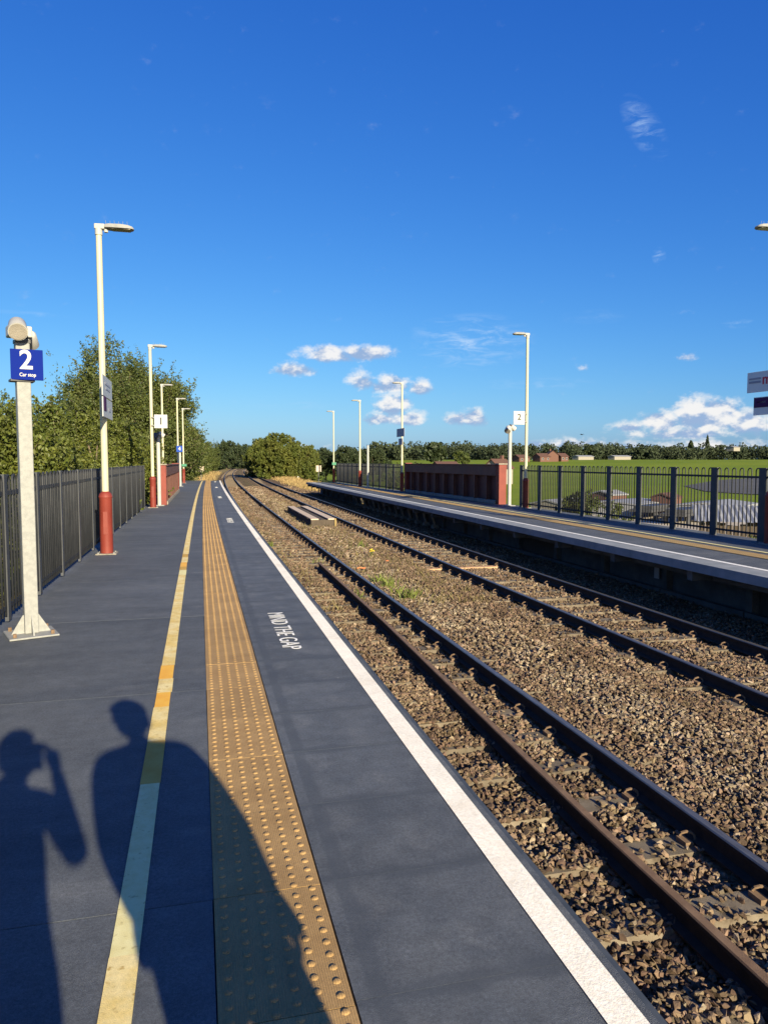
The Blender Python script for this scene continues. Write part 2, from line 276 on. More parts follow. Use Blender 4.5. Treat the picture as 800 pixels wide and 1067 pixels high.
def link(o, parent=None):
    col.objects.link(o)
    if parent: o.parent = parent
    return o
def empty(name, loc=(0, 0, 0), rz=0.0, label=None, cat=None, group=None):
    o = bpy.data.objects.new(name, None); o.location = loc; o.rotation_euler = (0, 0, rz); o.empty_display_size = .2; link(o); tag(o, label, cat, group); return o
def tag(o, label=None, cat=None, group=None, kind=None):
    if label: o['label'] = label
    if cat: o['category'] = cat
    if group: o['group'] = group
    if kind: o['kind'] = kind
    return o
class MB:
    def __init__(s): s.v = []; s.f = []; s.mi = []; s.cur = 0
    def add(s, vs, fs):
        b = len(s.v); s.v += [tuple(x) for x in vs]; s.f += [tuple(b + i for i in f) for f in fs]; s.mi += [s.cur] * len(fs); return s
    def box(s, c, size, rz=0.0, mat=None):
        hx, hy, hz = size[0] / 2, size[1] / 2, size[2] / 2; ca, sa = math.cos(rz), math.sin(rz); vs = []
        for z in (-hz, hz):
            for x, y in ((-hx, -hy), (hx, -hy), (hx, hy), (-hx, hy)):
                p = Vector((x, y, z))
                if mat: p = mat @ p
                vs.append((c[0] + p.x * ca - p.y * sa, c[1] + p.x * sa + p.y * ca, c[2] + p.z))
        return s.add(vs, [(3, 2, 1, 0), (4, 5, 6, 7), (0, 1, 5, 4), (1, 2, 6, 5), (2, 3, 7, 6), (3, 0, 4, 7)])
    def tube(s, pts, rad, n=8, caps=True):
        pts = [Vector(p) for p in pts]; rad = rad if isinstance(rad, (list, tuple)) else [rad] * len(pts); rings = []; vs = []; fs = []
        up = None
        for i, p in enumerate(pts):
            d = (pts[min(i + 1, len(pts) - 1)] - pts[max(i - 1, 0)]).normalized()
            if up is None: up = Vector((1, 0, 0)) if abs(d.x) < .8 else Vector((0, 1, 0))
            a = d.cross(up).normalized(); b = a.cross(d).normalized(); up = b
            for k in range(n):
                t = 2 * math.pi * k / n; vs.append(p + (a * math.cos(t) + b * math.sin(t)) * rad[i])
        for i in range(len(pts) - 1):
            for k in range(n): fs.append((i * n + k, i * n + (k + 1) % n, (i + 1) * n + (k + 1) % n, (i + 1) * n + k))
        if caps: fs += [tuple(range(n))[::-1], tuple(range((len(pts) - 1) * n, len(pts) * n))]
        return s.add(vs, fs)
    def prism(s, poly, h0, h1, axis='z'):
        n = len(poly); vs = []
        for h in (h0, h1):
            for (a, b) in poly: vs.append({'z': (a, b, h), 'y': (a, h, b), 'x': (h, a, b)}[axis])
        return s.add(vs, [tuple(range(n))[::-1], tuple(range(n, 2 * n))] + [(i, (i + 1) % n, n + (i + 1) % n, n + i) for i in range(n)])
    def mesh(s, name, mats, smooth=False):
        me = bpy.data.meshes.new(name); me.from_pydata(s.v, [], s.f)
        for m in (mats if isinstance(mats, (list, tuple)) else [mats]): me.materials.append(MATS[m])
        me.polygons.foreach_set('material_index', s.mi)
        bm = bmesh.new(); bm.from_mesh(me); bmesh.ops.recalc_face_normals(bm, faces=bm.faces); bm.to_mesh(me); bm.free()
        if smooth: me.shade_smooth()
        me.update(); return me
    def build(s, name, mats, parent=None, loc=(0, 0, 0), rz=0.0, smooth=False, bevel=0.0):
        o = bpy.data.objects.new(name, s.mesh(name, mats, smooth)); o.location = loc; o.rotation_euler = (0, 0, rz); link(o, parent)
        if smooth:
            for p in o.data.polygons: p.use_smooth = True
            md = o.modifiers.new('smooth', 'EDGE_SPLIT'); md.split_angle = R(40)
        if bevel:
            md = o.modifiers.new('bevel', 'BEVEL'); md.width = bevel; md.segments = 2; md.limit_method = 'ANGLE'
        return o
def inst(me, name, parent=None, loc=(0, 0, 0), rz=0.0):
    o = bpy.data.objects.new(name, me); o.location = loc; o.rotation_euler = (0, 0, rz); return link(o, parent)
def copy_tree(o, parent=None):
    c = o.copy(); col.objects.link(c); c.parent = parent
    for ch in list(o.children): copy_tree(ch, c)
    return c
def np_mesh(name, V, F, mats, mi=None):      # V (n,3), F (m,k) numpy -> mesh, fast
    me = bpy.data.meshes.new(name); k = F.shape[1]
    me.vertices.add(len(V)); me.vertices.foreach_set('co', np.ascontiguousarray(V, np.float32).ravel())
    me.loops.add(F.size); me.loops.foreach_set('vertex_index', np.ascontiguousarray(F, np.int32).ravel())
    me.polygons.add(len(F)); me.polygons.foreach_set('loop_start', np.arange(0, F.size, k, dtype=np.int32))
    for m in mats: me.materials.append(MATS[m])
    if mi is not None: me.polygons.foreach_set('material_index', mi.astype(np.int32))
    me.update(calc_edges=True); me.validate(); me.shade_flat(); return me
def strip(name, mat, d0, d1, y0, y1, z, parent=None, step=2.0):
    n = max(1, int((y1 - y0) / step)); mb = MB(); vs = []
    for i in range(n + 1):
        y = y0 + (y1 - y0) * i / n; vs += [T(y, d0, z), T(y, d1, z)]
    mb.add(vs, [(2 * i, 2 * i + 1, 2 * i + 3, 2 * i + 2) for i in range(n)])
    return mb.build(name, mat, parent)
def slab(name, mat, d0, d1, y0, y1, z0, z1, parent=None, step=2.5, dfun=None):
    n = max(1, int((y1 - y0) / step)); mb = MB(); vs = []
    for i in range(n + 1):
        y = y0 + (y1 - y0) * i / n; e1 = dfun(y) if dfun else d1
        vs += [T(y, d0, z0), T(y, e1, z0), T(y, e1, z1), T(y, d0, z1)]
    fs = [(0, 1, 2, 3), tuple(4 * n + i for i in (3, 2, 1, 0))]
    for i in range(n):
        for k in range(4): fs.append((4 * i + k, 4 * i + (k + 1) % 4, 4 * i + 4 + (k + 1) % 4, 4 * i + 4 + k))
    mb.add(vs, fs); return mb.build(name, mat, parent)
def text(name, s, size, mat, parent, M4, extrude=.001, sx=1.0, space=1.0, align='CENTER', bold=0.0):
    cu = bpy.data.curves.new(name, 'FONT'); cu.body = s; cu.size = size; cu.extrude = extrude; cu.align_x = align; cu.align_y = 'CENTER'; cu.space_character = space; cu.offset = bold
    o = bpy.data.objects.new(name, cu); col.objects.link(o); dg = bpy.context.evaluated_depsgraph_get()
    me = bpy.data.meshes.new_from_object(o.evaluated_get(dg)); bpy.data.objects.remove(o)
    me.transform(Matrix.Diagonal((sx, 1, 1, 1))); me.transform(M4); me.materials.clear(); me.materials.append(MATS[mat])
    return inst(me, name, parent)
def frame(origin, xdir, ydir):      # matrix putting text's x and y on given directions
    x = Vector(xdir).normalized(); y = Vector(ydir).normalized(); z = x.cross(y)
    m = Matrix((x, y, z)).transposed().to_4x4(); m.translation = Vector(origin); return m
def sm(a, b, x):
    t = min(1, max(0, (x - a) / (b - a))); return t * t * (3 - 2 * t)

# ------------------------------------------------------------------ ground
def gz(X, Y):
    d = X - cx(Y)
    if d > 6: z = -1.35 - 2.85 * sm(12.0, 18.5, d)
    else: z = -1.35 - 1.9 * sm(2.6, 8.0, -d)
    dist = math.hypot(X, max(Y, 0)); 
    if d > 6: z += 7.0 * sm(170, 480, dist) * sm(25, 70, d)
    return z
ds = [-2500, -1200, -600, -300, -150, -80, -45, -25, -16, -11, -8, -6, -4.5, -3.4, -2.6, -2.0, 0, 3, 6, 9, 11.5, 12.4, 13.5, 15, 16.5, 18.5, 22, 28, 36, 46, 60, 75, 95, 120, 150, 190, 240, 300, 380, 480, 620, 900, 1400, 2500]
ys = [-400, -120, -50, -20, -8, 0, 4, 8, 12, 16, 20, 25, 30, 36, 42, 50, 58, 66, 76, 88, 100, 115, 130, 150, 170, 195, 220, 250, 290, 340, 400, 460, 540, 650, 850, 1200, 1800, 2800]
mb = MB(); vs = []
for y in ys:
    for d in ds: X = cx(y) + d; vs.append((X, y, gz(X, y) + (random.uniform(-.12, .12) if (d > 13 or d < -4) and abs(d) < 60 else 0)))
n = len(ds); mb.add(vs, [(j * n + i, j * n + i + 1, (j + 1) * n + i + 1, (j + 1) * n + i) for j in range(len(ys) - 1) for i in range(n - 1)])
o = mb.build('ground', 'ground', smooth=False); tag(o, 'green field and grassy railway embankment reaching the horizon', kind='structure')
for p in o.data.polygons: p.use_smooth = True

# ------------------------------------------------------------------ near platform
plat = empty('platform', T(0, 0)); tag(plat, 'dark blue-grey platform in the foreground with tactile strip and white edge', kind='structure')
PY0, PY1 = -5.75, 65.0
slab('platform_body', 'concrete_dark', -2.12, 1.16, PY0, PY1, -1.3, -.055, plat)
slab('fence_kerb', 'panel', -2.1, -1.80, PY0, PY1, -.056, -.004, plat)
TL, TRr, ED = .028, .428, 1.268
def tile_lod(nseg, rings):
    mb = MB(); L, W = .646, .398
    mb.box((0, 0, -.026), (W, L, .052))
    for r in range(6):
        x = -W / 2 + .034 + r * .066
        for k in range(10):
            y = -L / 2 + .0325 + k * .0645 + (.016 if r % 2 else -.016)
            vs = []; 
            for (rr, zz) in rings: vs += [(x + rr * math.cos(2 * math.pi * q / nseg), y + rr * math.sin(2 * math.pi * q / nseg), zz) for q in range(nseg)]
            fs = [tuple(range((len(rings) - 1) * nseg, len(rings) * nseg))]
            for i in range(len(rings) - 1): fs += [(i * nseg + q, i * nseg + (q + 1) % nseg, (i + 1) * nseg + (q + 1) % nseg, (i + 1) * nseg + q) for q in range(nseg)]
            mb.add(vs, fs)
    return mb.mesh('tactile_tile', 'tactile')
tile_near = tile_lod(10, [(.0145, -.001), (.0125, .003), (.0075, .0052)]); tile_far = tile_lod(6, [(.0145, -.001), (.009, .005)])
for p in tile_near.polygons: p.use_smooth = len(p.vertices) != 4 or p.area < .0003
for i in range(int((PY1 - PY0) / .65)):
    y = PY0 + .325 + .65 * i
    if y < -1.5: continue
    o = inst(tile_near if y < 15 else tile_far, 'tactile_tile', plat, T(y, (TL + TRr) / 2, random.uniform(.000, .0022)), hd(y) + random.gauss(0, .0012)); o.rotation_euler.x = random.gauss(0, .0012)
ew = ED - TRr - .006
edge_me = MB().box((0, 0, -.03), (ew, .6488, .06)).mesh('edge_panel', 'edge_panel')
for i in range(int((PY1 - PY0) / .65)):
    y = PY0 + .325 + .65 * i + .02
    if y < -1.5: continue
    o = inst(edge_me, 'edge_panel', plat, T(y, (TRr + ED) / 2 + .003, random.uniform(-.0007, 0)), hd(y)); o.rotation_euler.x = random.gauss(0, .0005)
wp = MB().box((0, 0, -.03), (1.824, 2.596, .06)).mesh('walkway_panel', 'panel')
for i in range(int((PY1 - 2.70) / 2.6) + 4):
    y = 2.70 + 2.6 * (i - 3) + 1.3
    if y + 1.3 > PY1 + .3 or y < -4: continue
    inst(wp, 'walkway_panel', plat, T(y, -.886, random.uniform(-.0012, 0)), hd(y) + .0015)
slab('edge_nosing', 'nosing', 1.2685, 1.292, PY0, PY1, -.16, -.004, plat)
strip('white_edge_line', 'white_paint', 1.118, 1.236, PY0, PY1, .0035, plat)
# yellow line: patched paint, each patch its own sheet butted to the next
YL0, YL1 = -.312, -.212
def ypix(v): return G(170, v).y
yseg = [(PY0, 2.45, 'yellow_paint'), (2.45, ypix(816), 'yellow_pale'), (ypix(816), ypix(772), 'yellow_ochre'), (ypix(772), ypix(737), 'yellow_paint'), (ypix(737), ypix(722), 'yellow_fresh'), (ypix(722), ypix(708), 'yellow_paint'), (ypix(708), ypix(694), 'yellow_fresh'), (ypix(694), ypix(600), 'yellow_paint')]
yy = ypix(600)
for L, mt in ((.5, 'yellow_pale'), (.35, 'yellow_ochre'), (.5, 'yellow_fresh'), (.7, 'yellow_paint'), (.4, 'yellow_ochre'), (20, 'yellow_paint'), (30, 'yellow_paint')):
    yseg.append((yy, min(yy + L, PY1), mt)); yy = min(yy + L, PY1)
for k, (a, b, mt) in enumerate(yseg):
    if b - a > .02: strip('yellow_line', mt, YL0 + random.uniform(-.004, .004), YL1 + random.uniform(-.004, .004), a, b, .0040, plat, .65)
for ym in (7.07, 20.7, 34.2, 47.4, 60.6):
    o = T(ym, .755, .0045); h = hd(ym)
    text('mind_the_gap_lettering', 'MIND THE GAP', .235, 'line_paint', plat, frame(o, (math.sin(-h) * -1, -1, 0), (1, 0, 0)), extrude=.0006, sx=.985, space=1.0)
slab('platform_end_ramp', 'concrete_dark', -2.1, 1.2, PY1 + .01, PY1 + 5, -1.4, -.9, plat)

# ------------------------------------------------------------------ tracks
RT = -.915
prof = [(-.07, 0), (.07, 0), (.07, .012), (.012, .03), (.009, .11), (.034, .122), (.036, .15), (.028, .159), (-.028, .159), (-.036, .15), (-.034, .122), (-.009, .11), (-.012, .03), (-.07, .012)]
def rail(name, parent, pts, zt, side, top, label=None, s=1.0):
    vs = []; n = len(prof); fs = []; mi = []
    for i, p in enumerate(pts):
        q = pts[min(i + 1, len(pts) - 1)] - pts[max(i - 1, 0)]; a = math.atan2(-q.x, q.y)
        for (x, z) in prof: vs.append((p.x + x * s * math.cos(a), p.y + x * s * math.sin(a), zt - .159 * s + z * s))
    for i in range(len(pts) - 1):
        for k in range(n): fs.append((i * n + k, i * n + (k + 1) % n, (i + 1) * n + (k + 1) % n, (i + 1) * n + k)); mi.append(1 if k in (6, 7, 8) else 0)
    fs += [tuple(range(n)), tuple(range((len(pts) - 1) * n, len(pts) * n))[::-1]]; mi += [0, 0]
    mb = MB(); mb.v = [tuple(v) for v in vs]; mb.f = fs; mb.mi = mi
    return mb.build(name, [side, top], parent)
railys = [-5 + i * 2.5 for i in range(22)] + [50 + 5 * i for i in range(1, 90)]
clip_pts = []
for k in range(9):
    t = k / 8 * 1.75 * math.pi; clip_pts.append((.02 + .045 * math.cos(t), -.045 + .09 * k / 8, .03 + .034 * math.sin(t)))
clip_mb = MB().tube(clip_pts, .0105, 5); clip_mb.box((.055, 0, .0), (.06, .11, .05)); clip_me = clip_mb.mesh('rail_clip', 'clip')
slp = MB(); slp.prism([(-.135, -.2), (.135, -.2), (.115, 0), (-.115, 0)], -1.25, 1.25, 'x'); sleep_me = slp.mesh('sleeper', 'sleeper')
sleep_w = slp.mesh('sleeper', 'sleeper_wood')
def track(name, label, dl, dr, y0, yn, dy, ph, wood=None):
    t = empty(name, (0, 0, 0), 0, label, 'railway track')
    for d in (dl, dr): rail('rail', t, [T(y, d) for y in railys], RT, 'rail_dark', 'rail_shine')
    y = y0 + ph; c = (dl + dr) / 2; k = 0
    while y < yn:
        z = -1.080 + random.uniform(-.006, .004)
        o = inst(sleep_w if wood and abs(y - wood) < dy / 2 else sleep_me, 'sleeper', t, T(y, c, z + (.02 if wood and abs(y - wood) < dy / 2 else 0)), hd(y) + random.gauss(0, .006)); k += 1
        if y < 44:
            for d in (dl - c, dr - c):
                for sg in (-1, 1):
                    q = inst(clip_me, 'rail_clip', o, (d + sg * .065, 0, .01), 0 if sg > 0 else math.pi)
        y += dy
    mb = MB()
    while y < 330: mb.box(T(y, c, -1.21), (2.5, .25, .2), hd(y)); y += dy * 1.0
    tag(mb.build('sleeper_rows', 'sleeper_far', t), kind='stuff')
    return t
NL, NR, FA, FB = 1.915, 3.42, 5.955, 7.46
track('railway_track', 'nearer railway track along the foreground platform edge', NL, NR, -3, 62, .71, .28)
track('railway_track', 'farther railway track beside the opposite platform', FA, FB, -1, 62, .71, .1, wood=G(490, 590, -1.05).y)
sp_pts = [T(-3, 2.66)] + [Vector((p.x, p.y, 0)) for p in (G(800, 1029, -.965), G(625, 867, -.965), G(550, 795, -.965), G(400, 649, -.965), G(332.5, 587.5, -.965))]
sr = rail('spare_rail', None, sp_pts, -.925, 'rail_dark', 'rail_top_rust', s=.95)
tag(sr, 'rusty brown-topped spare rail lying loose inside the nearer track', 'rail')

# ------------------------------------------------------------------ ballast
rng = np.random.default_rng(3)
def bedz(y, d):       # y,d arrays
    mid = np.clip(1 - np.abs(d - 4.7) / 1.1, 0, 1)
    return -1.114 + .080 * mid + .012 * np.sin(d * 3.1 + y * .7) + .010 * np.sin(y * 2.3 + d)
by = np.concatenate([np.arange(-5, 30, .5), np.arange(30, 80, 1.5), np.arange(80, 420, 8)]); bd = np.concatenate([np.arange(1.0, 10.2, .25)])
YY, DD = np.meshgrid(by, bd, indexing='ij'); ZZ = bedz(YY, DD) - .012
XX = np.where(YY > 0, YY * YY / 6800, 0) + DD
V = np.stack([XX, YY, ZZ], -1).reshape(-1, 3); nb = len(bd)
F = np.array([(j * nb + i, j * nb + i + 1, (j + 1) * nb + i + 1, (j + 1) * nb + i) for j in range(len(by) - 1) for i in range(nb - 1)])
o = inst(np_mesh('ballast_bed', V, F, ['ballast_bed']), 'ballast_bed'); tag(o, 'brown stone trackbed under both railway tracks', kind='structure')
def hulls(k, npts, seed):
    out = []; rg = np.random.default_rng(seed)
    while len(out) < k:
        bm = bmesh.new()
        for p in rg.normal(size=(npts, 3)):
            p = p / np.linalg.norm(p) * rg.uniform(.75, 1.15); bm.verts.new((p[0], p[1] * .8, p[2] * .68))
        r = bmesh.ops.convex_hull(bm, input=bm.verts); bmesh.ops.delete(bm, geom=[g for g in r['geom_interior'] if isinstance(g, bmesh.types.BMVert)], context='VERTS')
        bmesh.ops.triangulate(bm, faces=bm.faces); bm.verts.ensure_lookup_table()
        V = np.array([v.co[:] for v in bm.verts]); F = np.array([[v.index for v in f.verts] for f in bm.faces]); bm.free(); out.append((V, F))
    return out
def rotmats(n, rg):
    q = rg.normal(size=(n, 4)); q /= np.linalg.norm(q, axis=1)[:, None]; a, b, c, d = q.T
    return np.stack([np.stack([a*a+b*b-c*c-d*d, 2*(b*c-a*d), 2*(b*d+a*c)], -1), np.stack([2*(b*c+a*d), a*a-b*b+c*c-d*d, 2*(c*d-a*b)], -1), np.stack([2*(b*d-a*c), 2*(c*d+a*b), a*a-b*b-c*c+d*d], -1)], 1)
def stones(name, y0, y1, dens, smin, smax, npts, seed, label):
    rg = np.random.default_rng(seed); area = (y1 - y0) * 8.2; n = int(area * dens)
    y = rg.uniform(y0, y1, n); d = 1.15 + rg.uniform(0, 8.2, n)
    keep = (d < y * .95 + 2.0)
    # bare strips: under rails
    for dr in (NL, NR, FA, FB): keep &= (np.abs(d - dr) > .085)
    # sleeper tops swept mostly clear between the rails and just outside
    for (dl, dr_, ph, yy0) in ((NL, NR, .28, -3), (FA, FB, .1, -1)):
        c = (dl + dr_) / 2; f = np.abs(((y - yy0 - ph + .355) % .71) - .355); on = (f < .115) & (np.abs(d - c) < 1.25)
        nr_ = np.minimum(np.abs(d - dl), np.abs(d - dr_)); p = np.where(nr_ < .22, .95, np.where((d > c + (.12 if c < 5 else -.6)) & (d < c + .6), .84 if c < 5 else .80, .18 if c < 5 else .5))
        keep &= ~(on & (rg.uniform(size=n) < p))
    y, d = y[keep], d[keep]; n = len(y)
    s = rg.uniform(smin, smax, n) * rg.choice([.7, 1, 1, 1.2], n)
    z = bedz(y, d) + rg.uniform(-.012, .022, n); onS = np.zeros(n, bool)
    for (dl, dr_, ph, yy0) in ((NL, NR, .28, -3), (FA, FB, .1, -1)):
        onS |= (np.abs(((y - yy0 - ph + .355) % .71) - .355) < .13) & (np.abs(d - (dl + dr_) / 2) < 1.27)
    z = np.where(onS, np.maximum(z, -1.066), z)
    nearrail = np.minimum.reduce([np.abs(d - q) for q in (NL, NR, FA, FB)])
    z = np.minimum(z, np.where((nearrail < .2) & ~onS, -1.108, 1) + 0 * z)
    X = np.where(y > 0, y * y / 6800, 0) + d
    P = np.stack([X, y, z], -1); Rm = rotmats(n, rg); H = hulls(10, npts, seed); pick = rg.integers(0, 10, n)
    pale = ((rg.uniform(size=n) < .07) | ((np.abs(d - 4.35 - .25 * np.sin(y * .3)) < .45) & (rg.uniform(size=n) < .5)))
    Vs, Fs, Ms = [], [], []; off = 0
    for h in range(10):
        idx = np.where(pick == h)[0]; hv, hf = H[h]
        v = np.einsum('nij,kj->nki', Rm[idx], hv) * (s[idx] / 2)[:, None, None]; v[:, :, 2] *= .85; v += P[idx][:, None, :]
        f = hf[None] + (np.arange(len(idx)) * len(hv))[:, None, None] + off
        Vs.append(v.reshape(-1, 3)); Fs.append(f.reshape(-1, 3)); Ms.append(np.repeat(pale[idx].astype(int), len(hf))); off += len(idx) * len(hv)
    o = inst(np_mesh(name, np.concatenate(Vs), np.concatenate(Fs), ['stone', 'stone_pale'], np.concatenate(Ms)), name); tag(o, label, kind='stuff')
stones('ballast_stones', 0.8, 8.5, 1300, .038, .076, 10, 11, 'loose brown ballast stones around the tracks in the foreground')
stones('ballast_stones', 8.5, 20, 540, .050, .088, 9, 12, 'loose brown ballast stones around the tracks in the middle distance')
stones('ballast_stones', 46, 80, 55, .13, .22, 8, 14, 'coarse brown ballast far along the tracks')
stones('ballast_stones', 20, 46, 150, .08, .14, 8, 13, 'loose brown ballast stones around the distant tracks')

# ------------------------------------------------------------------ far platform
FZ = -.08
def fence_d(y): return 11.58 - 1.15 * sm(24, 60, y)
fp = empty('platform', (0, 0, 0)); tag(fp, 'opposite platform across the tracks, its edge overhanging dark supports', kind='structure')
FY0, FY1 = 2.0, 60.3
slab('platform_slab', 'panel', 8.30, 0, FY0, FY1, FZ - .16, FZ - .002, fp, dfun=lambda y: fence_d(y) + .35)
slab('edge_coping', 'nosing_pale' if 'nosing_pale' in MATS else M('nosing_pale', (.17, .185, .20), (.24, .25, .265), rough=.75, scale=3) and 'nosing_pale', 8.04, 8.52, FY0, FY1, FZ - .15, FZ + .004, fp)
strip('white_edge_line', 'line_paint', 8.50, 8.60, FY0, FY1, FZ + .0085, fp)
strip('yellow_line', 'yellow_pale', 10.18, 10.27, FY0, FY1, FZ + .0085, fp)
tile_dull = tile_far.copy(); tile_dull.materials.clear(); tile_dull.materials.append(MATS['tactile_dull'])
y = 9.0
while y < FY1 - .4:
    inst(tile_dull, 'tactile_tile', fp, T(y, 9.75, FZ + .010), hd(y)); y += .65
for k, y in enumerate(np.arange(6.0, 60, 2.45)):       # cross beams, posts and back panels under the slab
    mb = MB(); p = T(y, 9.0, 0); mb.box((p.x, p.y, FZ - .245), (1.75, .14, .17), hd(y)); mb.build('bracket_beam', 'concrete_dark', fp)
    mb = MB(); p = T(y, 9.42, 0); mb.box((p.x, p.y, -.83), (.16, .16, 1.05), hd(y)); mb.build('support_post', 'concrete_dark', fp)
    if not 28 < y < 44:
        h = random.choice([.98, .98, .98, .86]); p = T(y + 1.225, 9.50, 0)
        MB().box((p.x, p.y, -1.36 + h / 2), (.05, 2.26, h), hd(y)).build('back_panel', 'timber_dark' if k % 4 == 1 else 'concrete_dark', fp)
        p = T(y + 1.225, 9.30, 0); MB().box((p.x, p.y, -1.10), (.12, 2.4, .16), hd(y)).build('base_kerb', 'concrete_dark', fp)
    else:
        for q in range(2):
            yy = y + .6 + q * 1.2; p = T(yy, 9.25, 0)
            mb = MB(); mb.prism([(-.32, -1.25), (.32, -1.25), (.14, -.98), (-.02, -.95), (-.16, -1.05)], p.x - .12, p.x + .12, 'x'); 
            o = mb.build('trestle_foot', 'concrete', fp); o.location.y = yy
            MB().tube([(p.x, yy, -1.0), (p.x - .1, yy + .35, -.36)], .05, 6).build('trestle_brace', 'concrete', fp)
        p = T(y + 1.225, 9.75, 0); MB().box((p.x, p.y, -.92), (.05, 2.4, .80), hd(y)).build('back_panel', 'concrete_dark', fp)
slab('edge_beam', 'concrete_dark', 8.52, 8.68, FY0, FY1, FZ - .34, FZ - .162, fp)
p = G(693, 597, -.75); MB().box((9.38, 13.6, -.72), (.012, .16, .26)).build('number_plate', 'sign_white', fp)
o = tag(MB().box((9.2, 20.4, -1.35), (.01, .01, .01)).build('peg', 'concrete_dark', fp)); bpy.data.objects.remove(o)

# ------------------------------------------------------------------ bow-top fences
def hoop_mesh():
    pts = [(0, -.06, .06)] + [(0, -.06, 1.41)] + [(0, -.06 * math.cos(t), 1.41 + .06 * math.sin(t)) for t in [math.pi * k / 6 for k in range(1, 6)]] + [(0, .06, 1.41), (0, .06, .06)]
    return MB().tube(pts, .013, 6).mesh('hoop', 'fence', smooth=True)
HOOP = hoop_mesh()
POST = MB().box((0, 0, .74), (.036, .11, 1.48)).mesh('post', 'fence_post')
POST_R = MB().box((0, 0, .74), (.05, .20, 1.48)).mesh('post', 'fence_post')
def fence(label, dfun, y0, nb, z0, bay=1.53, hoops=6):
    f = empty('bow_top_fence', T(y0, dfun(y0), z0), 0, label, 'fence', 'bow-top platform fences'); org = f.location.copy(); f.scale.z = 1.06 if z0 < 0 else 1.0
    for b in range(nb + 1):
        ya = y0 + b * bay; pa = T(ya, dfun(ya), z0) - org
        inst(POST if z0 > 0 else POST_R, 'post', f, pa, hd(ya))
        if b == nb: break
        yb = ya + bay; pb = T(yb, dfun(yb), z0) - org; v = pb - pa; a = math.atan2(-v.x, v.y); mid = (pa + pb) / 2
        for zz in (1.29, .14): MB().box((0, 0, 0), (.012, v.length - .1, .045)).build('top_rail' if zz > 1 else 'bottom_rail', 'fence', f, mid + Vector((0, 0, zz)), a)
        for h in range(hoops):
            t = (h + .5) / hoops; t = .5 + (t - .5) * .96; q = pa + v * t; o = inst(HOOP, 'hoop', f, q, a)
    return f
fence('long grey bow-top fence along the left of the foreground platform', lambda y: -1.90, 8.085 - 1.53 * 4, 16, .014)
fence('dark bow-top fence on the opposite platform nearer than its red parapet', lambda y: fence_d(y), 27.0 - 1.53 * 13, 12, FZ)
fence('dark bow-top fence on the opposite platform beyond its red parapet', lambda y: fence_d(y), 40.9, 12, FZ)

# ------------------------------------------------------------------ red bridge parapets
def parapet(label, dfun, y0, y1, z0, sg):
    # sg: +1 platform lies on the -X side (right-hand parapet), -1 platform lies on the +X side
    a = T(y0, dfun(y0), z0); b = T(y1, dfun(y1), z0); v = b - a; L = v.length; rz = math.atan2(-v.x, v.y)
    t = empty('bridge_parapet', a, rz, label, 'parapet', 'red bridge parapets'); s = -sg; t.scale.z = 1.06 if sg > 0 else 1.0
    MB().box((0, L / 2, 1.27), (.34, L - .3, .40)).build('top_beam', 'brown_red', t, bevel=.01)
    MB().box((-s * .05, L / 2, .60), (.03, L - .3, .94)).build('web_plate', 'maroon', t)
    MB().box((0, L / 2, 1.487), (.42, L - .1, .03)).build('top_flange', 'brown_red', t)
    MB().box((s * .02, L / 2, .07), (.36, L - .3, .13)).build('kerb', 'concrete', t, bevel=.01)
    n = max(3, int(L / 1.3))
    for k in range(n):
        yy = .5 + (L - 1.0) * (k + .5) / n; mb = MB(); mb.box((s * .06, yy, .60), (.19, .03, .93)); mb.box((s * .155, yy, .60), (.014, .13, .93)); mb.build('stiffener', 'maroon', t)
    for yy in (0.0, L): 
        o = MB().box((0, yy, .74), (.32, .30, 1.48)).build('end_pillar', 'red_paint', t, bevel=.012); MB().box((0, yy, 1.515), (.38, .36, .045)).build('capping', 'concrete' if yy == 0 else 'red_paint', o)
    return t
parapet('red and brown steel parapet on the opposite platform between two fences', lambda y: fence_d(y) + .02, 27.4, 39.8, FZ, 1)
parapet('red parapet on the foreground platform beyond the grey fence', lambda y: -1.43, 28.6, 41.6, 0, -1)

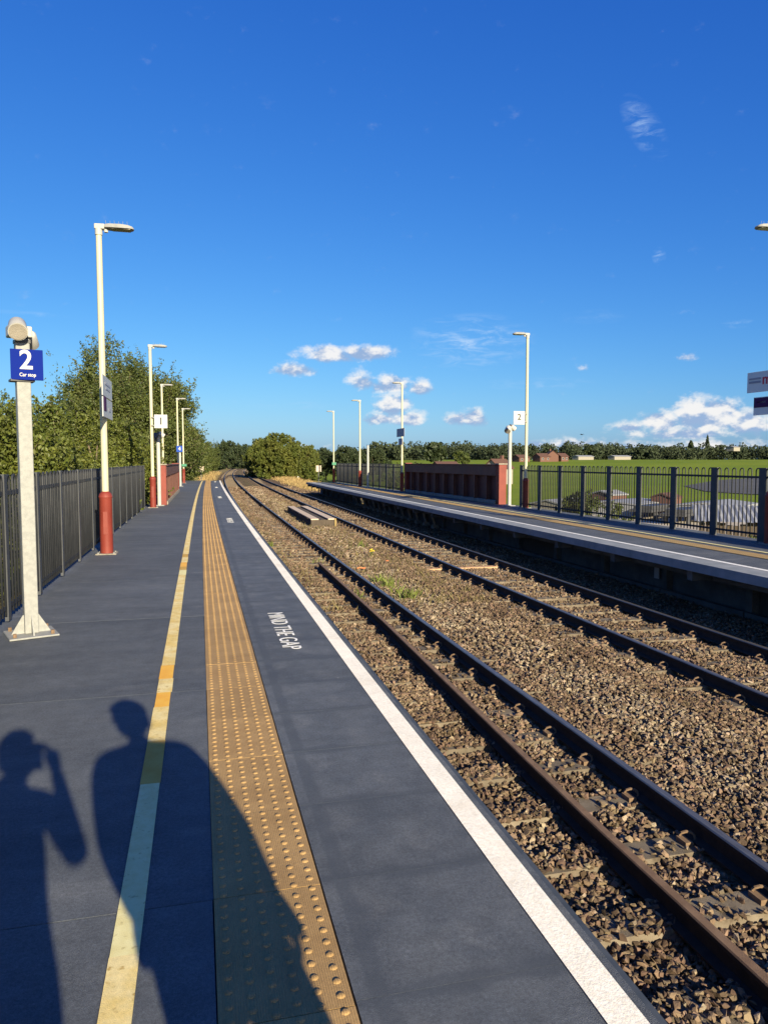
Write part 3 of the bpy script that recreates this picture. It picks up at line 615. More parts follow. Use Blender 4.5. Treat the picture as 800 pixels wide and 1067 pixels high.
# ------------------------------------------------------------------ lamp columns
def lamp(label, X, Y, z0, H, sgn, spikes=True, rz=0.0):
    t = empty('lamp_column', (X, Y, z0), rz, label, 'street lamp', 'platform lamp columns')
    MB().tube([(0, 0, 0), (0, 0, .98), (0, 0, 1.0), (0, 0, 1.06), (0, 0, 1.10)], [.108, .108, .118, .10, .06], 20).build('base_sleeve', 'red_paint', t, smooth=True)
    mb = MB(); mb.box((0, 0, .008), (.34, .34, .016)); mb.build('base_plate', 'concrete', t)
    for bx, by in ((.13, .13), (-.13, .13), (.13, -.13), (-.13, -.13)): MB().tube([(bx, by, .012), (bx, by, .035)], .014, 6).build('bolt', 'galv', t)
    MB().box((0, -.106, .55), (.075, .006, .40)).build('access_door', 'red_paint', t, bevel=.002)
    MB().tube([(0, 0, 1.05), (0, 0, H - .12)], [.058, .050], 16).build('column', 'cream', t, smooth=True)
    MB().tube([(0, 0, H - .13), (0, 0, H - .02)], .062, 14).build('collar', 'white_metal', t, smooth=True)
    hd_ = MB(); hd_.prism([(-.07, -.05), (.10, -.065), (.10, .065), (-.07, .05)], H - .035, H + .055, 'z')
    head = hd_.build('lamp_head', 'white_metal', t, bevel=.015)
    if sgn < 0: pass
    mb = MB(); o2 = []
    for (x0, w_, zt, zb) in ((.08, .06, .045, -.005), (.16, .11, .055, -.012), (.36, .125, .058, -.014), (.48, .115, .05, -.012), (.55, .085, .035, -.008), (.575, .04, .015, -.002)):
        o2.append([(x0, -w_, H + zb), (x0, w_, H + zb), (x0, w_ * .75, H + zt), (x0, -w_ * .75, H + zt)])
    vs = [p for r in o2 for p in r]; fs = [(0, 1, 2, 3), tuple(4 * 5 + k for k in (3, 2, 1, 0))] + [(4 * i + k, 4 * i + (k + 1) % 4, 4 * i + 4 + (k + 1) % 4, 4 * i + 4 + k) for i in range(5) for k in range(4)]
    mb.add(vs, fs).build('housing', 'head_grey', head, smooth=True)
    MB().box((.37, 0, H - .018), (.30, .17, .016)).build('light_panel', 'lens', head)
    MB().tube([(.12, 0, H - .075), (.12, 0, H - .02)], .035, 10).build('sensor', 'white_metal', head)
    if spikes:
        for k in range(6): MB().tube([(.12 + k * .07, 0, H + .05), (.115 + k * .07, random.uniform(-.02, .02), H + .13)], .0022, 4).build('bird_spike', 'galv', head)
    if sgn < 0:
        for ch in t.children:
            if ch.name.startswith('lamp_head'): ch.rotation_euler.z = math.pi
    return t
LAMPS = {}
LAMPS['L1'] = lamp('cream lamp column with red base nearest the camera, white name board attached', -1.58, 13.70, 0, 5.62, 1)
LAMPS['L2'] = lamp('cream lamp column beside the white number 1 board', -1.55, 27.1, 0, 5.62, 1)
LAMPS['L3'] = lamp('cream lamp column rising behind the left red parapet', -1.78, 40.6, 0, 5.62, 1, False)
LAMPS['L4'] = lamp('cream lamp column just past the left red parapet by the small blue sign', -1.27, 50.8, 0, 5.75, 1, False)
LAMPS['L5'] = lamp('last cream lamp column at the far end of the left platform', -1.05, 57.5, 0, 5.55, 1, False)
LAMPS['R0'] = lamp('lamp column cut by the right edge of the picture', 11.40, 12.72, FZ, 6.35, -1)
LAMPS['R1'] = lamp('cream lamp column on the opposite platform carrying the number 2 board', 11.62, 24.9, FZ, 6.28, -1)
LAMPS['R2'] = lamp('cream lamp column at the far end of the right red parapet with dark boards', 11.20, 40.3, FZ, 6.1, -1, False)
LAMPS['R3'] = lamp('second farthest cream lamp column on the opposite platform', 10.66, 49.0, FZ, 5.8, -1, False)
LAMPS['R5'] = lamp('farthest cream lamp column on the opposite platform', 10.72, 59.3, FZ, 5.75, -1, False)

# ------------------------------------------------------------------ signs and posts
def board(name, label, cat, origin, xdir, w_, h_, mat, writing=(), group=None, th=.018, back='grey_metal', extra=()):
    """flat board centred at origin; xdir = reading direction; faces xdir x up"""
    x = Vector(xdir).normalized(); up = Vector((0, 0, 1)); nrm = x.cross(up)
    t = empty(name, origin, math.atan2(x.y, x.x), label, cat, group)       # local X = reading dir, local -Y = face normal
    MB().box((0, th / 2 + .001, 0), (w_, th, h_)).build('panel', mat, t, bevel=.003)
    MB().box((0, th + .008, 0), (w_ * .9, .014, .04)).build('stiffening_rail', back, t)
    for (s, size, m, px, pz, sx) in writing: text('lettering', s, size, m, t, frame((px, -.003, pz), (1, 0, 0), (0, 0, 1)), extrude=.0008, sx=sx, bold=size * .018)
    for (m, px, pz, ww, hh) in extra: MB().box((px, -.003, pz), (ww, .004, hh)).build('printed_block', m, t)
    return t
def bands(t, pts):
    for (a, b) in pts: MB().tube([a, b], .016, 6).build('bracket', 'galv', t)

# near galvanised post with loudspeakers
P2 = G(33, 661); t = empty('speaker_post', (P2.x, P2.y, 0), R(20), 'white galvanised post with loudspeakers, nearest on the left', 'post')
MB().box((0, 0, 1.38), (.118, .118, 2.72)).build('pole', 'galv', t, bevel=.008)
MB().box((0, 0, .011), (.42, .42, .016)).build('base_plate', 'galv', t, bevel=.003)
for k in range(4):
    mb = MB(); mb.prism([(.055, .016), (.17, .016), (.068, .19), (.055, .19)], -.006, .006, 'y'); o = mb.build('gusset', 'galv', t); o.rotation_euler.z = k * math.pi / 2 
for k, (bx, by) in enumerate(((.16, .16), (-.16, .16), (.16, -.16), (-.16, -.16))):
    MB().tube([(bx, by, .02), (bx, by, .055)], .017, 6).build('bolt', 'clip', t)
def speaker(parent, loc, d, r, L, mat='white_metal'):
    d = Vector(d).normalized(); p = Vector(loc)
    o = MB().tube([p - d * L * .55, p - d * L * .45, p + d * L * .3, p + d * L * .5], [r * .7, r * .9, r, r], 20).build('loudspeaker', mat, parent, smooth=True)
    MB().tube([p + d * L * .5, p + d * (L * .5 + .006)], r * .9, 20).build('grille', 'concrete', o)
    return o
speaker(t, (-.045, -.11, 2.82), (-.10, -.85, -.48), .082, .19); speaker(t, (.10, .13, 2.76), (.25, .8, -.5), .06, .15)
mb = MB(); mb.box((-.02, .0, 2.80), (.2, .16, .10)); mb.build('junction_box', 'white_metal', t, bevel=.01)
MB().box((0, .0, 2.715), (.13, .13, .03)).build('clamp_band', 'dark_metal', t); MB().box((-.01, .0, 2.36), (.20, .15, .02)).build('clamp_band', 'dark_metal', t)
s = board('car_stop_sign', 'small square blue car stop sign on the nearest left post', 'sign', (P2.x + .055, P2.y - .085, 2.50), (.985, .17, 0), .268, .275, 'blue_sign', [('2', .24, 'sign_white', -.005, .035, .95), ('Car stop', .045, 'sign_white', .005, -.092, .85)])
bold = s
# name boards on L1
g_ = 'station name boards'
board('station_name_board', 'upper pale name board on the nearest left lamp column', 'sign', (-1.50, 13.70, 2.895), (0, 1, 0), 1.36, .35, 'sign_white', [], g_, extra=[('sign_grey', .02, .05, .78, .035), ('sign_grey', .02, -.03, .6, .03)])
s = board('station_name_board', 'lower white name board with purple square on the nearest left lamp column', 'sign', (-1.50, 13.70, 2.535), (0, 1, 0), 1.36, .33, 'sign_white', [], g_, extra=[('sign_purple', -.42, .06, .34, .24), ('sign_grey', .25, -.01, .3, .05)])
# number 1 board and its speaker post
s1 = board('platform_number_sign', 'square white sign reading 1 beside the second left lamp column', 'sign', (-1.23, 26.95, 3.02), (1, 0, 0), .44, .47, 'sign_white', [('1', .34, 'sign_black', 0, 0, 1)])
bands(s1, [((-.32, .03, .14), (0, .03, .14)), ((-.32, .03, -.14), (0, .03, -.14))])
s2 = board('platform_number_sign', 'square white sign reading 2 on the opposite platform', 'sign', (11.28, 24.78, 3.20), (1, 0, 0), .44, .48, 'sign_white', [('2', .30, 'sign_black', 0, .02, 1)])
bands(s2, [((.32, .03, .14), (0, .03, .14)), ((.32, .03, -.14), (0, .03, -.14))])
def spost(label, X, Y, z0, H, dark=False, horn=True):
    t = empty('speaker_post', (X, Y, z0), 0, label, 'post', 'slim speaker posts')
    MB().tube([(0, 0, 0), (0, 0, H)], .07, 14).build('pole', 'white_metal', t, smooth=True); MB().box((0, 0, .012), (.36, .36, .024)).build('base_plate', 'galv', t)
    if horn:
        speaker(t, (-.11, -.06, H - .02), (-.5, -.6, -.6), .12, .24, 'dark_metal' if dark else 'grey_metal'); speaker(t, (.12, .02, H + .05), (.8, .1, -.6), .10, .2, 'white_metal')
        MB().tube([(0, 0, H), (0, 0, H + .18)], .03, 8).build('spigot', 'dark_metal', t)
    return t
spost('slim white post under the number 1 sign at the left parapet', -1.40, 28.3, 0, 2.55, True)
spost('white speaker post just left of the number 2 board column', 11.60, 26.3, FZ, 2.95)
spost('white post between the two farthest lamp columns of the opposite platform', 10.78, 47.1, FZ, 2.75, horn=False)
spost('white post carrying the distant small blue sign on the left platform', -1.13, 50.2, 0, 2.35, horn=False)
bs = board('car_stop_sign', 'distant small blue sign with white mark on the left platform', 'sign', (-1.15, 50.05, 2.45), (1, 0, 0), .40, .40, 'sign_blue2', [('4', .34, 'sign_white', 0, 0, 1)])
board('exit_sign', 'small green plate on the last left lamp column', 'sign', (-1.0, 57.3, 1.35), (1, 0, 0), .36, .18, 'sign_green')
board('exit_sign', 'small green plate on the farthest opposite lamp column', 'sign', (10.72, 59.1, 1.45), (1, 0, 0), .34, .22, 'sign_green')
for lab, u, v0, v1, vb, Y in (('cream square notice on dark post at the far end of the left platform', 209.7, 485.6, 491, 499, 66.5), ('pale square notice on dark post beyond the end of the opposite platform', 332, 485, 491.5, 503, 62.5)):
    a = atY(u, (v0 + v1) / 2, Y); zb = gz(a.x, Y) if Y > 66 else FZ - 1.2
    t = empty('notice_post', (a.x, Y, zb), 0, lab, 'sign'); MB().box((0, .03, (a.z - zb + .2) / 2), (.07, .05, a.z - zb + .2)).build('post', 'dark_metal', t)
    MB().box((0, 0, a.z - zb), (.44, .012, (v1 - v0) / 767 * Y)).build('notice', 'sign_cream', t)
# boards on R2 (shaded) and R0
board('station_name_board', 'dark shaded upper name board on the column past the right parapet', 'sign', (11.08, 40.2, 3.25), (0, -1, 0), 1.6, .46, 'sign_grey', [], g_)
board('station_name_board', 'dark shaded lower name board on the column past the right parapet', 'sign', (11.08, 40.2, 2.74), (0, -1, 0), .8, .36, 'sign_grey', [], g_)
ru = board('station_name_board', 'upper name board with red letters cut by the right picture edge', 'sign', (11.25, 12.50, 3.26), (.10, -1, 0), 1.5, .42, 'board_white', [('mi', .30, 'sign_red', -.22, .035, 1)], g_, extra=[('sign_grey', -.55, .07, .30, .035), ('sign_grey', -.55, .0, .30, .045)])
rl = board('station_name_board', 'lower name board with dark block cut by the right picture edge', 'sign', (11.25, 12.35, 2.76), (.10, -1, 0), 1.4, .37, 'board_white', [], g_, extra=[('sign_purple', -.48, .07, .42, .20), ('sign_grey', -.5, .08, .2, .03)])
# white marker post near the dry grass
p = G(310.5, 500, -1.2); MB().box((0, 0, .45), (.16, .12, .9)).build('marker_post', 'white_metal', None, (p.x, p.y, gz(p.x, p.y))); tag(bpy.data.objects['marker_post'], 'short white marker post in the dry grass beyond the opposite platform', 'post')

# ------------------------------------------------------------------ timber box between the tracks
a = T(30.2, 4.35, -1.1); t = empty('timber_platform', a, hd(34), 'low timber box with planked top standing between the two tracks', 'timber box'); Lb = 9.0; Wb = 1.05
for k, xx in enumerate((.0, .36, .72)):
    if k == 1: MB().box((xx + .15, Lb / 2, .29), (.25, Lb - .1, .04)).build('plank', 'timber_dark', t); continue
    MB().box((xx + .165, Lb / 2, .33), (.325, Lb, .05)).build('plank', 'timber', t, bevel=.006)
for yy in (.02, Lb / 3, 2 * Lb / 3, Lb - .02): MB().box((Wb / 2, yy + .03, .15), (Wb - .02, .07, .30)).build('cross_board', 'timber_dark', t)
for xx in (.04, Wb - .04): MB().box((xx, Lb / 2, .14), (.045, Lb - .3, .24)).build('side_board', 'timber_dark', t)
MB().box((Wb - .03, -.035, .18), (.06, .05, .36)).build('corner_post', 'dry_grass', t)

# ------------------------------------------------------------------ weeds between the tracks
def blades(name, spots, mat, label, hmin, hmax, wd=.006, seed=5, spread=.12, kind='stuff', cat=None):
    rg = np.random.default_rng(seed); Vs = []; 
    for (x, y, z, n) in spots:
        for _ in range(n):
            a = rg.uniform(0, 6.28); r = abs(rg.normal(0, spread)); bx, by_ = x + r * math.cos(a), y + r * math.sin(a); h = rg.uniform(hmin, hmax); lean = rg.normal(0, .35, 2) * h; t_ = rg.uniform(0, 6.28); wx, wy = wd * math.cos(t_), wd * math.sin(t_)
            Vs.append([(bx - wx, by_ - wy, z), (bx + wx, by_ + wy, z), (bx + wx * .7 + lean[0] * .4, by_ + wy * .7 + lean[1] * .4, z + h * .6), (bx + lean[0], by_ + lean[1], z + h)])
    V = np.array(Vs).reshape(-1, 3); F = np.arange(len(V)).reshape(-1, 4)
    o = inst(np_mesh(name, V, F, [mat]), name); tag(o, label, cat, kind=kind); return o
def zb(y, d): return float(bedz(np.array(y), np.array(d))) - .01
sp_ = []
for (u, v, n) in ((398, 605, 70), (405, 610, 60), (426, 622, 60), (378, 570, 20), (283, 568, 40), (372, 621, 25), (330, 585, 20), (415, 618, 40)):
    q = G(u, v, -1.05); sp_.append((q.x, q.y, zb(q.y, q.x - cx(q.y)), n))
blades('green_weeds', sp_, 'weed', 'clumps of green weeds growing in the ballast between the tracks', .08, .26, .010, spread=.13)
rg = np.random.default_rng(9); dr = []
for k in range(1000):
    y = 13 + 45 * rg.uniform() ** 1.4; d = rg.choice([rg.uniform(3.7, 5.5), rg.uniform(3.7, 5.4), rg.uniform(1.5, 2.5)]); dr.append((cx(y) + d, y, zb(y, d), 5))
blades('dry_weeds', dr, 'weed_dry', 'sparse dry grass and weeds in the ballast between the tracks', .05, .17, .008, seed=6, spread=.14)
dr = []
for k in range(500):
    y = 66 + 75 * rg.uniform(); d = rg.uniform(9.3, 12.5); dr.append((cx(y) + d, y, -1.35, 10))
for k in range(160):
    y = 74 + 120 * rg.uniform(); d = rg.uniform(-2.5, .2); dr.append((cx(y) + d, y, -1.35, 8))
blades('dry_grass', dr, 'dry_grass', 'pale dry grass on the trackside beyond the platforms', .3, .8, .03, seed=8, spread=.4)
q = G(387, 580, -1.05); fl = blades('flowers', [(q.x, q.y, -1.0, 1)], 'weed', None, .1, .2, kind=None); bpy.data.objects.remove(fl)
t = empty('ragwort_plant', (q.x, q.y, -1.06), 0, 'small yellow flowering weed between the tracks', 'plant')
for k in range(9):
    a = k * 2.4; h = .16 + .02 * (k % 4); x, y = .09 * math.cos(a) * (k / 9), .09 * math.sin(a) * (k / 9)
    MB().tube([(0, 0, 0), (x * .6, y * .6, h * .6), (x, y, h)], .004, 4).build('stem', 'weed', t)
    MB().tube([(x, y, h), (x, y, h + .012)], [.028, .02], 7).build('flower_head', 'flower', t)
for k, (u, v) in enumerate(((372, 592), (402, 585))):
    q = G(u, v, -1.02); o = MB().tube([(0, 0, .03), (.07, .03, .05), (.17, .01, .03), (.22, .07, .03)], .018, 6).build('orange_pipe', 'orange_plastic', None, (q.x, q.y, -1.06), k * .8); tag(o, ('bent' if k == 0 else 'small') + (' scrap of orange pipe on ballast close to the nearer track' if k == 0 else ' scrap of orange pipe between the yellow flowers and farther track'), 'pipe')

# ------------------------------------------------------------------ trees
def crown_tree(seed, H, Rr, base, tips, per, ls, spray=1.0, lift=.62, limb_n=9, squash=1.0):
    """returns (bark mesh builder, leaf vertex array) for a tree H tall with crown radius Rr whose crown starts at 'base'"""
    rg = np.random.default_rng(seed); bark = MB()
    tr = [(0, 0, -.3)]; x = y = 0.0
    for k in range(1, 7): x += rg.normal(0, .05 * H / 8); y += rg.normal(0, .05 * H / 8); tr.append((x, y, H * .78 * k / 6))
    r0 = .022 * H; bark.tube(tr, [r0 * (1.25 - .18 * k) for k in range(7)], 8)
    cz = (H + base) / 2; rz = (H - base) / 2
    # lobes give the crown an uneven outline
    lobes = []
    for k in range(limb_n + 5):
        a = rg.uniform(0, 6.28); zz = rg.uniform(-.85, .95); rad = math.sqrt(max(0, 1 - zz * zz)) * rg.uniform(.45, .85); c = np.array([math.cos(a) * rad * Rr, math.sin(a) * rad * Rr, cz + zz * rz * .8]); lobes.append((c, rg.uniform(.30, .52) * Rr * squash))
    for (c, lr) in lobes[:limb_n]:
        k = min(6, max(1, int((c[2] * .62) / (H * .78) * 6))); p0 = np.array(tr[k]); m = (p0 + c) / 2 + np.array([0, 0, .08 * H])
        bark.tube([tuple(p0), tuple(m), tuple(c)], [r0 * .42, r0 * .26, r0 * .10], 6)
    L = []; 
    for i in range(tips):
        c, lr = lobes[rg.integers(len(lobes))]; dv = rg.normal(size=3); dv /= np.linalg.norm(dv); p = c + dv * lr * rg.uniform(.35, 1.0) ** .6
        out = (p - np.array([0, 0, cz - rz * .3])); out /= np.linalg.norm(out) + 1e-6
        g = out * .6 + np.array([0, 0, lift]) + rg.normal(0, .35, 3); g /= np.linalg.norm(g); ln = rg.uniform(.35, 1.0) * .14 * H * spray
        if rg.uniform() < .10: ln *= 1.8
        if i % 4 == 0: bark.tube([tuple(p - g * ln * .3), tuple(p + g * ln)], [.010 * H / 8, .004], 3, caps=False)
        tt = rg.uniform(-.35, 1.0, per); pos = p + g * ln * tt[:, None] + rg.normal(0, 1, (per, 3)) * (.020 * H * (1.25 - np.clip(tt, 0, 1)))[:, None]
        L.append(pos)
    P = np.concatenate(L); n = len(P); Rm = rotmats(n, rg); s = rg.uniform(.6, 1.2, n) * ls
    q = np.array([(-.5, 0, 0), (0, -.30, .06), (.5, 0, 0), (0, .30, .06)]); v = np.einsum('nij,kj->nki', Rm, q) * s[:, None, None] + P[:, None, :]
    return bark, v.reshape(-1, 3)
def make_tree(name, label, cat, loc, leafmat, rz=0.0, group=None, sc=1.0, src=None, **kw):
    if src is not None:
        t = copy_tree(src); t.location = loc; t.rotation_euler.z = rz; t.scale = (sc, sc, sc) if not isinstance(sc, tuple) else sc
        t['label'] = label; 
        return t
    b, v = crown_tree(**kw); t = empty(name, loc, rz, label, cat, group); t.scale = (sc,) * 3 if not isinstance(sc, tuple) else sc
    b.build('trunk', 'bark', t); inst(np_mesh('crown', v, np.arange(len(v)).reshape(-1, 4), [leafmat]), 'crown', t); return t
LT = 'trees along the left of the line'
def gp(X, Y, dz=0): return (X, Y, gz(X, Y) + dz)
make_tree('lineside_tree', 'tall dark tree with loose upright twigs behind the left fence', 'tree', gp(-6.0, 66), 'leaf_a', seed=21, H=14.7, Rr=5.6, base=.8, tips=2300, per=52, ls=.21, spray=1.0, limb_n=12, group=LT)
make_tree('lineside_tree', 'tree with upright twigs at the right shoulder of the tall tree', 'tree', gp(T(73, -5.0).x, 73), 'leaf_a', seed=23, H=13.7, Rr=3.4, base=.8, tips=1100, per=55, ls=.21, spray=1.0, limb_n=12, group=LT)
make_tree('lineside_tree', 'lower tree left of the tall one behind the nearest lamp column', 'tree', gp(-10.2, 46), 'leaf_a', seed=22, H=7.6, Rr=4.0, base=.5, tips=1000, per=55, ls=.15, spray=1.0, group=LT)
HB = 'bushes behind the left fence'
h1 = make_tree('hedge_bush', 'yellow-green bush right behind the fence under the tall tree', 'bush', gp(-4.3, 24), 'leaf_b', seed=31, H=5.0, Rr=2.3, base=.1, tips=520, per=60, ls=.12, spray=.8, group=HB)
make_tree('hedge_bush', 'yellow-green bush behind the fence at the left picture edge', 'bush', gp(-6.2, 21.5), 'leaf_b', rz=2.1, sc=1.12, src=h1)
make_tree('hedge_bush', 'bushy growth behind the fence between speaker post and lamp column', 'bush', gp(-5.6, 27.5), 'leaf_b', rz=4.0, sc=1.05, src=h1)
make_tree('hedge_bush', 'bush close behind the fence just right of the nearest lamp column', 'bush', gp(-3.7, 29.5), 'leaf_b', rz=5.2, sc=.98, src=h1)
make_tree('hedge_bush', 'bush behind the fence end beside the number 1 sign', 'bush', gp(-3.9, 34.5), 'leaf_b', rz=1.2, sc=1.0, src=h1)
make_tree('hedge_bush', 'low bush beside the fence left of the nearest post', 'bush', gp(-6.0, 14.5), 'leaf_b', rz=3.2, sc=(.85, .85, .95), src=h1)
make_tree('young_tree', 'thin young tree with sparse leaves seen behind the nearest post', 'tree', gp(-7.4, 25.5), 'leaf_b', seed=33, H=7.1, Rr=1.1, base=2.2, tips=110, per=40, ls=.12, spray=1.0, group=LT)
ta = make_tree('lineside_tree', 'rounded tree beyond the left platform end nearest the tall tree', 'tree', gp(T(70, -5.2).x, 70), 'leaf_c', seed=41, H=8.8, Rr=3.9, base=.3, tips=700, per=42, ls=.22, spray=.9, lift=.5, group=LT)
tb = make_tree('lineside_tree', 'second rounded tree beyond the left platform end', 'tree', gp(T(82, -4.4).x, 82), 'leaf_c', seed=42, H=8.2, Rr=3.9, base=.3, tips=650, per=42, ls=.22, spray=.9, lift=.5, group=LT)
for k, (y, d, s, lab) in enumerate(((67, -8.5, .95, 'tree between the tall tree and the rounded trees on the left'), (95, -4.8, 1.0, 'third tree along the left of the line, past the platform end'), (108, -4.6, 1.02, 'fourth tree along the left of the line, past the platform end'), (126, -4.8, 1.0, 'fifth tree along the left of the line, past the platform end'), (148, -5.2, 1.05, 'sixth tree along the left of the line, near the bend'), (172, -5.6, 1.1, 'seventh tree along the left of the line, at the bend'), (205, -6, 1.2, 'last tree along the left of the line before the bend'))):
    make_tree('lineside_tree', lab, 'tree', gp(T(y, d).x, y), 'leaf_c', rz=k * 1.7, sc=s * random.uniform(.95, 1.05), src=(ta, tb)[k % 2])
tc_ = make_tree('round_tree', 'broad rounded olive tree right of the track where it bends away', 'tree', gp(T(120, 10.9).x, 120), 'leaf_e', seed=51, H=6.6, Rr=4.4, base=-.2, tips=1200, per=45, ls=.30, spray=.38, lift=.15, limb_n=20, squash=1.2, group='trees right of the line')
make_tree('round_tree', 'lower olive tree at the right side of the broad rounded tree', 'tree', gp(T(118, 14.6).x, 118, .6), 'leaf_e', rz=2.0, sc=(.55, .6, .80), src=tc_)
make_tree('round_tree', 'olive tree at the left flank of the broad rounded tree', 'tree', gp(T(132, 8.6).x, 132), 'leaf_e', rz=4.0, sc=(.75, .75, .95), src=tc_)
td = make_tree('dark_tree', 'dark tree far off closing the track at its bend', 'tree', (14.5, 300, -2), 'leaf_d', seed=61, H=14, Rr=7, base=.5, tips=420, per=40, ls=.65, spray=.6, lift=.3, group='dark trees at the bend')
for k, (u, top, Y, s, lab) in enumerate(((236, 462, 330, 1.0, 'dark tree left of the far bend of the track'), (268, 466, 280, .95, 'dark tree behind the broad rounded tree at left'), (222, 470, 360, 1.0, 'dark tree farthest left behind the lineside row'), (340, 470, 210, .72, 'dark tree right of the broad rounded tree'), (362, 468, 200, .70, 'dark tree behind the fence end of the opposite platform'), (388, 470, 205, .70, 'dark tree behind the far lamp columns on the right'), (320, 475, 240, .75, 'low dark tree just behind the broad rounded tree'))):
    q = atY(u, top, Y); H = 14 * s; make_tree('dark_tree', lab, 'tree', (q.x, Y, q.z - H), 'leaf_d', rz=k * 1.3, sc=s, src=td)
q = atY(252, 466, 300); td.location = (q.x, 300, q.z - 14)
fb = make_tree('hedge_bush', 'leafy bush behind the opposite fence seen through its bars', 'bush', gp(14.6, 25.5, .1), 'leaf_c', seed=71, H=2.5, Rr=1.5, base=0, tips=260, per=40, ls=.12, spray=.7, group='bushes behind the opposite fence')
make_tree('hedge_bush', 'smaller bush behind the opposite fence beside the number 2 column', 'bush', gp(16.4, 31, 0), 'leaf_c', rz=2.0, sc=.75, src=fb)
make_tree('hedge_bush', 'dark branchy bush behind the fence at the right picture edge', 'bush', gp(14.6, 15.4, .2), 'leaf_c', rz=1.0, sc=(.8, .8, .9), src=fb)
make_tree('hedge_bush', 'small bush behind the far fence of the opposite platform', 'bush', gp(14.0, 48, .4), 'leaf_c', rz=3.0, sc=1.1, src=fb)

# ------------------------------------------------------------------ far woodland beyond the field
def clump_wood(name, label, items, mat, seed):
    rg = np.random.default_rng(seed); Vs = []
    for (x, y, z, h, r, n, ls) in items:
        k = 6; cs = np.stack([rg.normal(0, r * .42, k), rg.normal(0, r * .42, k), rg.uniform(.3, .82, k) * h], -1)
        c = cs[rg.integers(0, k, n)]; dv = rg.normal(size=(n, 3)); dv /= np.linalg.norm(dv, axis=1)[:, None]
        p = c + dv * (rg.uniform(.5, 1, n) ** .5)[:, None] * np.array([r * .55, r * .55, h * .24]); p[:, 2] = np.clip(p[:, 2], .1, h)
        low = rg.uniform(size=n) < .22; p[low, 2] = rg.uniform(0, .35, low.sum()) * h
        q = np.array([(-.5, 0, 0), (0, -.42, .1), (.5, 0, 0), (0, .42, .1)]); v = np.einsum('nij,kj->nki', rotmats(n, rg), q) * (rg.uniform(.6, 1.3, n) * ls)[:, None, None] + p[:, None, :] + np.array([x, y, z]); Vs.append(v.reshape(-1, 3))
    V = np.concatenate(Vs); o = inst(np_mesh(name, V, np.arange(len(V)).reshape(-1, 4), [mat]), name); tag(o, label, kind='stuff'); return o
its = []; rg = np.random.default_rng(77)
for k in range(300):
    u = rg.uniform(405, 1000); Yd = rg.uniform(430, 640) * (1 - .00018 * (u - 405)); q = atY(u, 478.5, Yd); h = rg.uniform(8, 15) * Yd / 520; r = rg.uniform(4, 8)
    its.append((q.x, Yd, gz(q.x, Yd) - .5, h, r, 400, 1.4))
clump_wood('distant_woodland', 'dark green treeline across the far side of the field', its, 'leaf_far', 5)
its = []
for k in range(110):
    u = rg.uniform(-40, 430); Yd = rg.uniform(420, 620); q = atY(u, 478.5, Yd); its.append((q.x, Yd, gz(q.x, Yd) - 1, rg.uniform(9, 13), rg.uniform(5, 8), 200, 2.0))
clump_wood('distant_woodland', 'dark far woodland behind the bend of the track', its, 'leaf_far', 6)
# single trees that stand out in the far line
FT = 'single trees standing out of the far treeline'
def far_tree(label, u, vtop, vbot, wpx, Yd, mat, conifer=False, seed=1):
    b_ = atY(u, vbot, Yd); tp = atY(u, vtop, Yd); H = tp.z - b_.z; r = wpx / 767 * Yd / 2; rg = np.random.default_rng(seed)
    t = empty('far_conifer' if conifer else 'far_tree', b_, 0, label, 'tree', FT); MB().tube([(0, 0, -.5), (0, 0, H * .8)], [H * .02, H * .008], 6).build('trunk', 'bark', t)
    n = 1300; z = rg.uniform(0, 1, n) if conifer else rg.beta(2.2, 1.7, n)
    rad = (1 - z) ** .8 + .06 if conifer else np.sqrt(np.clip(1 - (2 * z - 1.05) ** 2, .02, 1)); a = rg.uniform(0, 6.28, n); lob = 1 + .22 * np.sin(a * 3 + z * 9) ; rr = rad * lob * r * rg.uniform(.55, 1, n)
    p = np.stack([rr * np.cos(a), rr * np.sin(a), (.12 + .88 * z) * H + rg.normal(0, .02 * H, n)], -1); q = np.array([(-.5, 0, 0), (0, -.42, .1), (.5, 0, 0), (0, .42, .1)])
    v = (np.einsum('nij,kj->nki', rotmats(n, rg), q) * (rg.uniform(.6, 1.3, n) * max(.5, r * .28))[:, None, None] + p[:, None, :]).reshape(-1, 3)
    inst(np_mesh('crown', v, np.arange(len(v)).reshape(-1, 4), [mat]), 'crown', t)
far_tree('large round dark tree standing over the red parapet', 453, 461.5, 485, 25, 210, 'leaf_d', seed=2)
far_tree('tall pointed conifer in the treeline at right', 736, 454, 479, 9, 470, 'leaf_d', True, 3)
far_tree('pointed tree left of the tall conifer in the treeline', 719, 460, 479, 15, 470, 'leaf_d', True, 4)
far_tree('bright green small tree behind the parapet between two houses', 484, 472, 486, 11, 190, 'leaf_c', seed=5)
far_tree('lighter tree left of the small bright one behind the parapet', 478, 469.5, 484, 12, 230, 'leaf_c', seed=6)
far_tree('narrow tall tree right of the number 2 column in the treeline', 556, 464, 480, 7, 430, 'leaf_far', seed=7)
far_tree('tree standing above the brick houses in the treeline', 590, 464, 479, 8, 430, 'leaf_far', seed=8)
far_tree('broad tree crown rising above the treeline right of the houses', 612, 464, 479, 9, 430, 'leaf_c', seed=9)

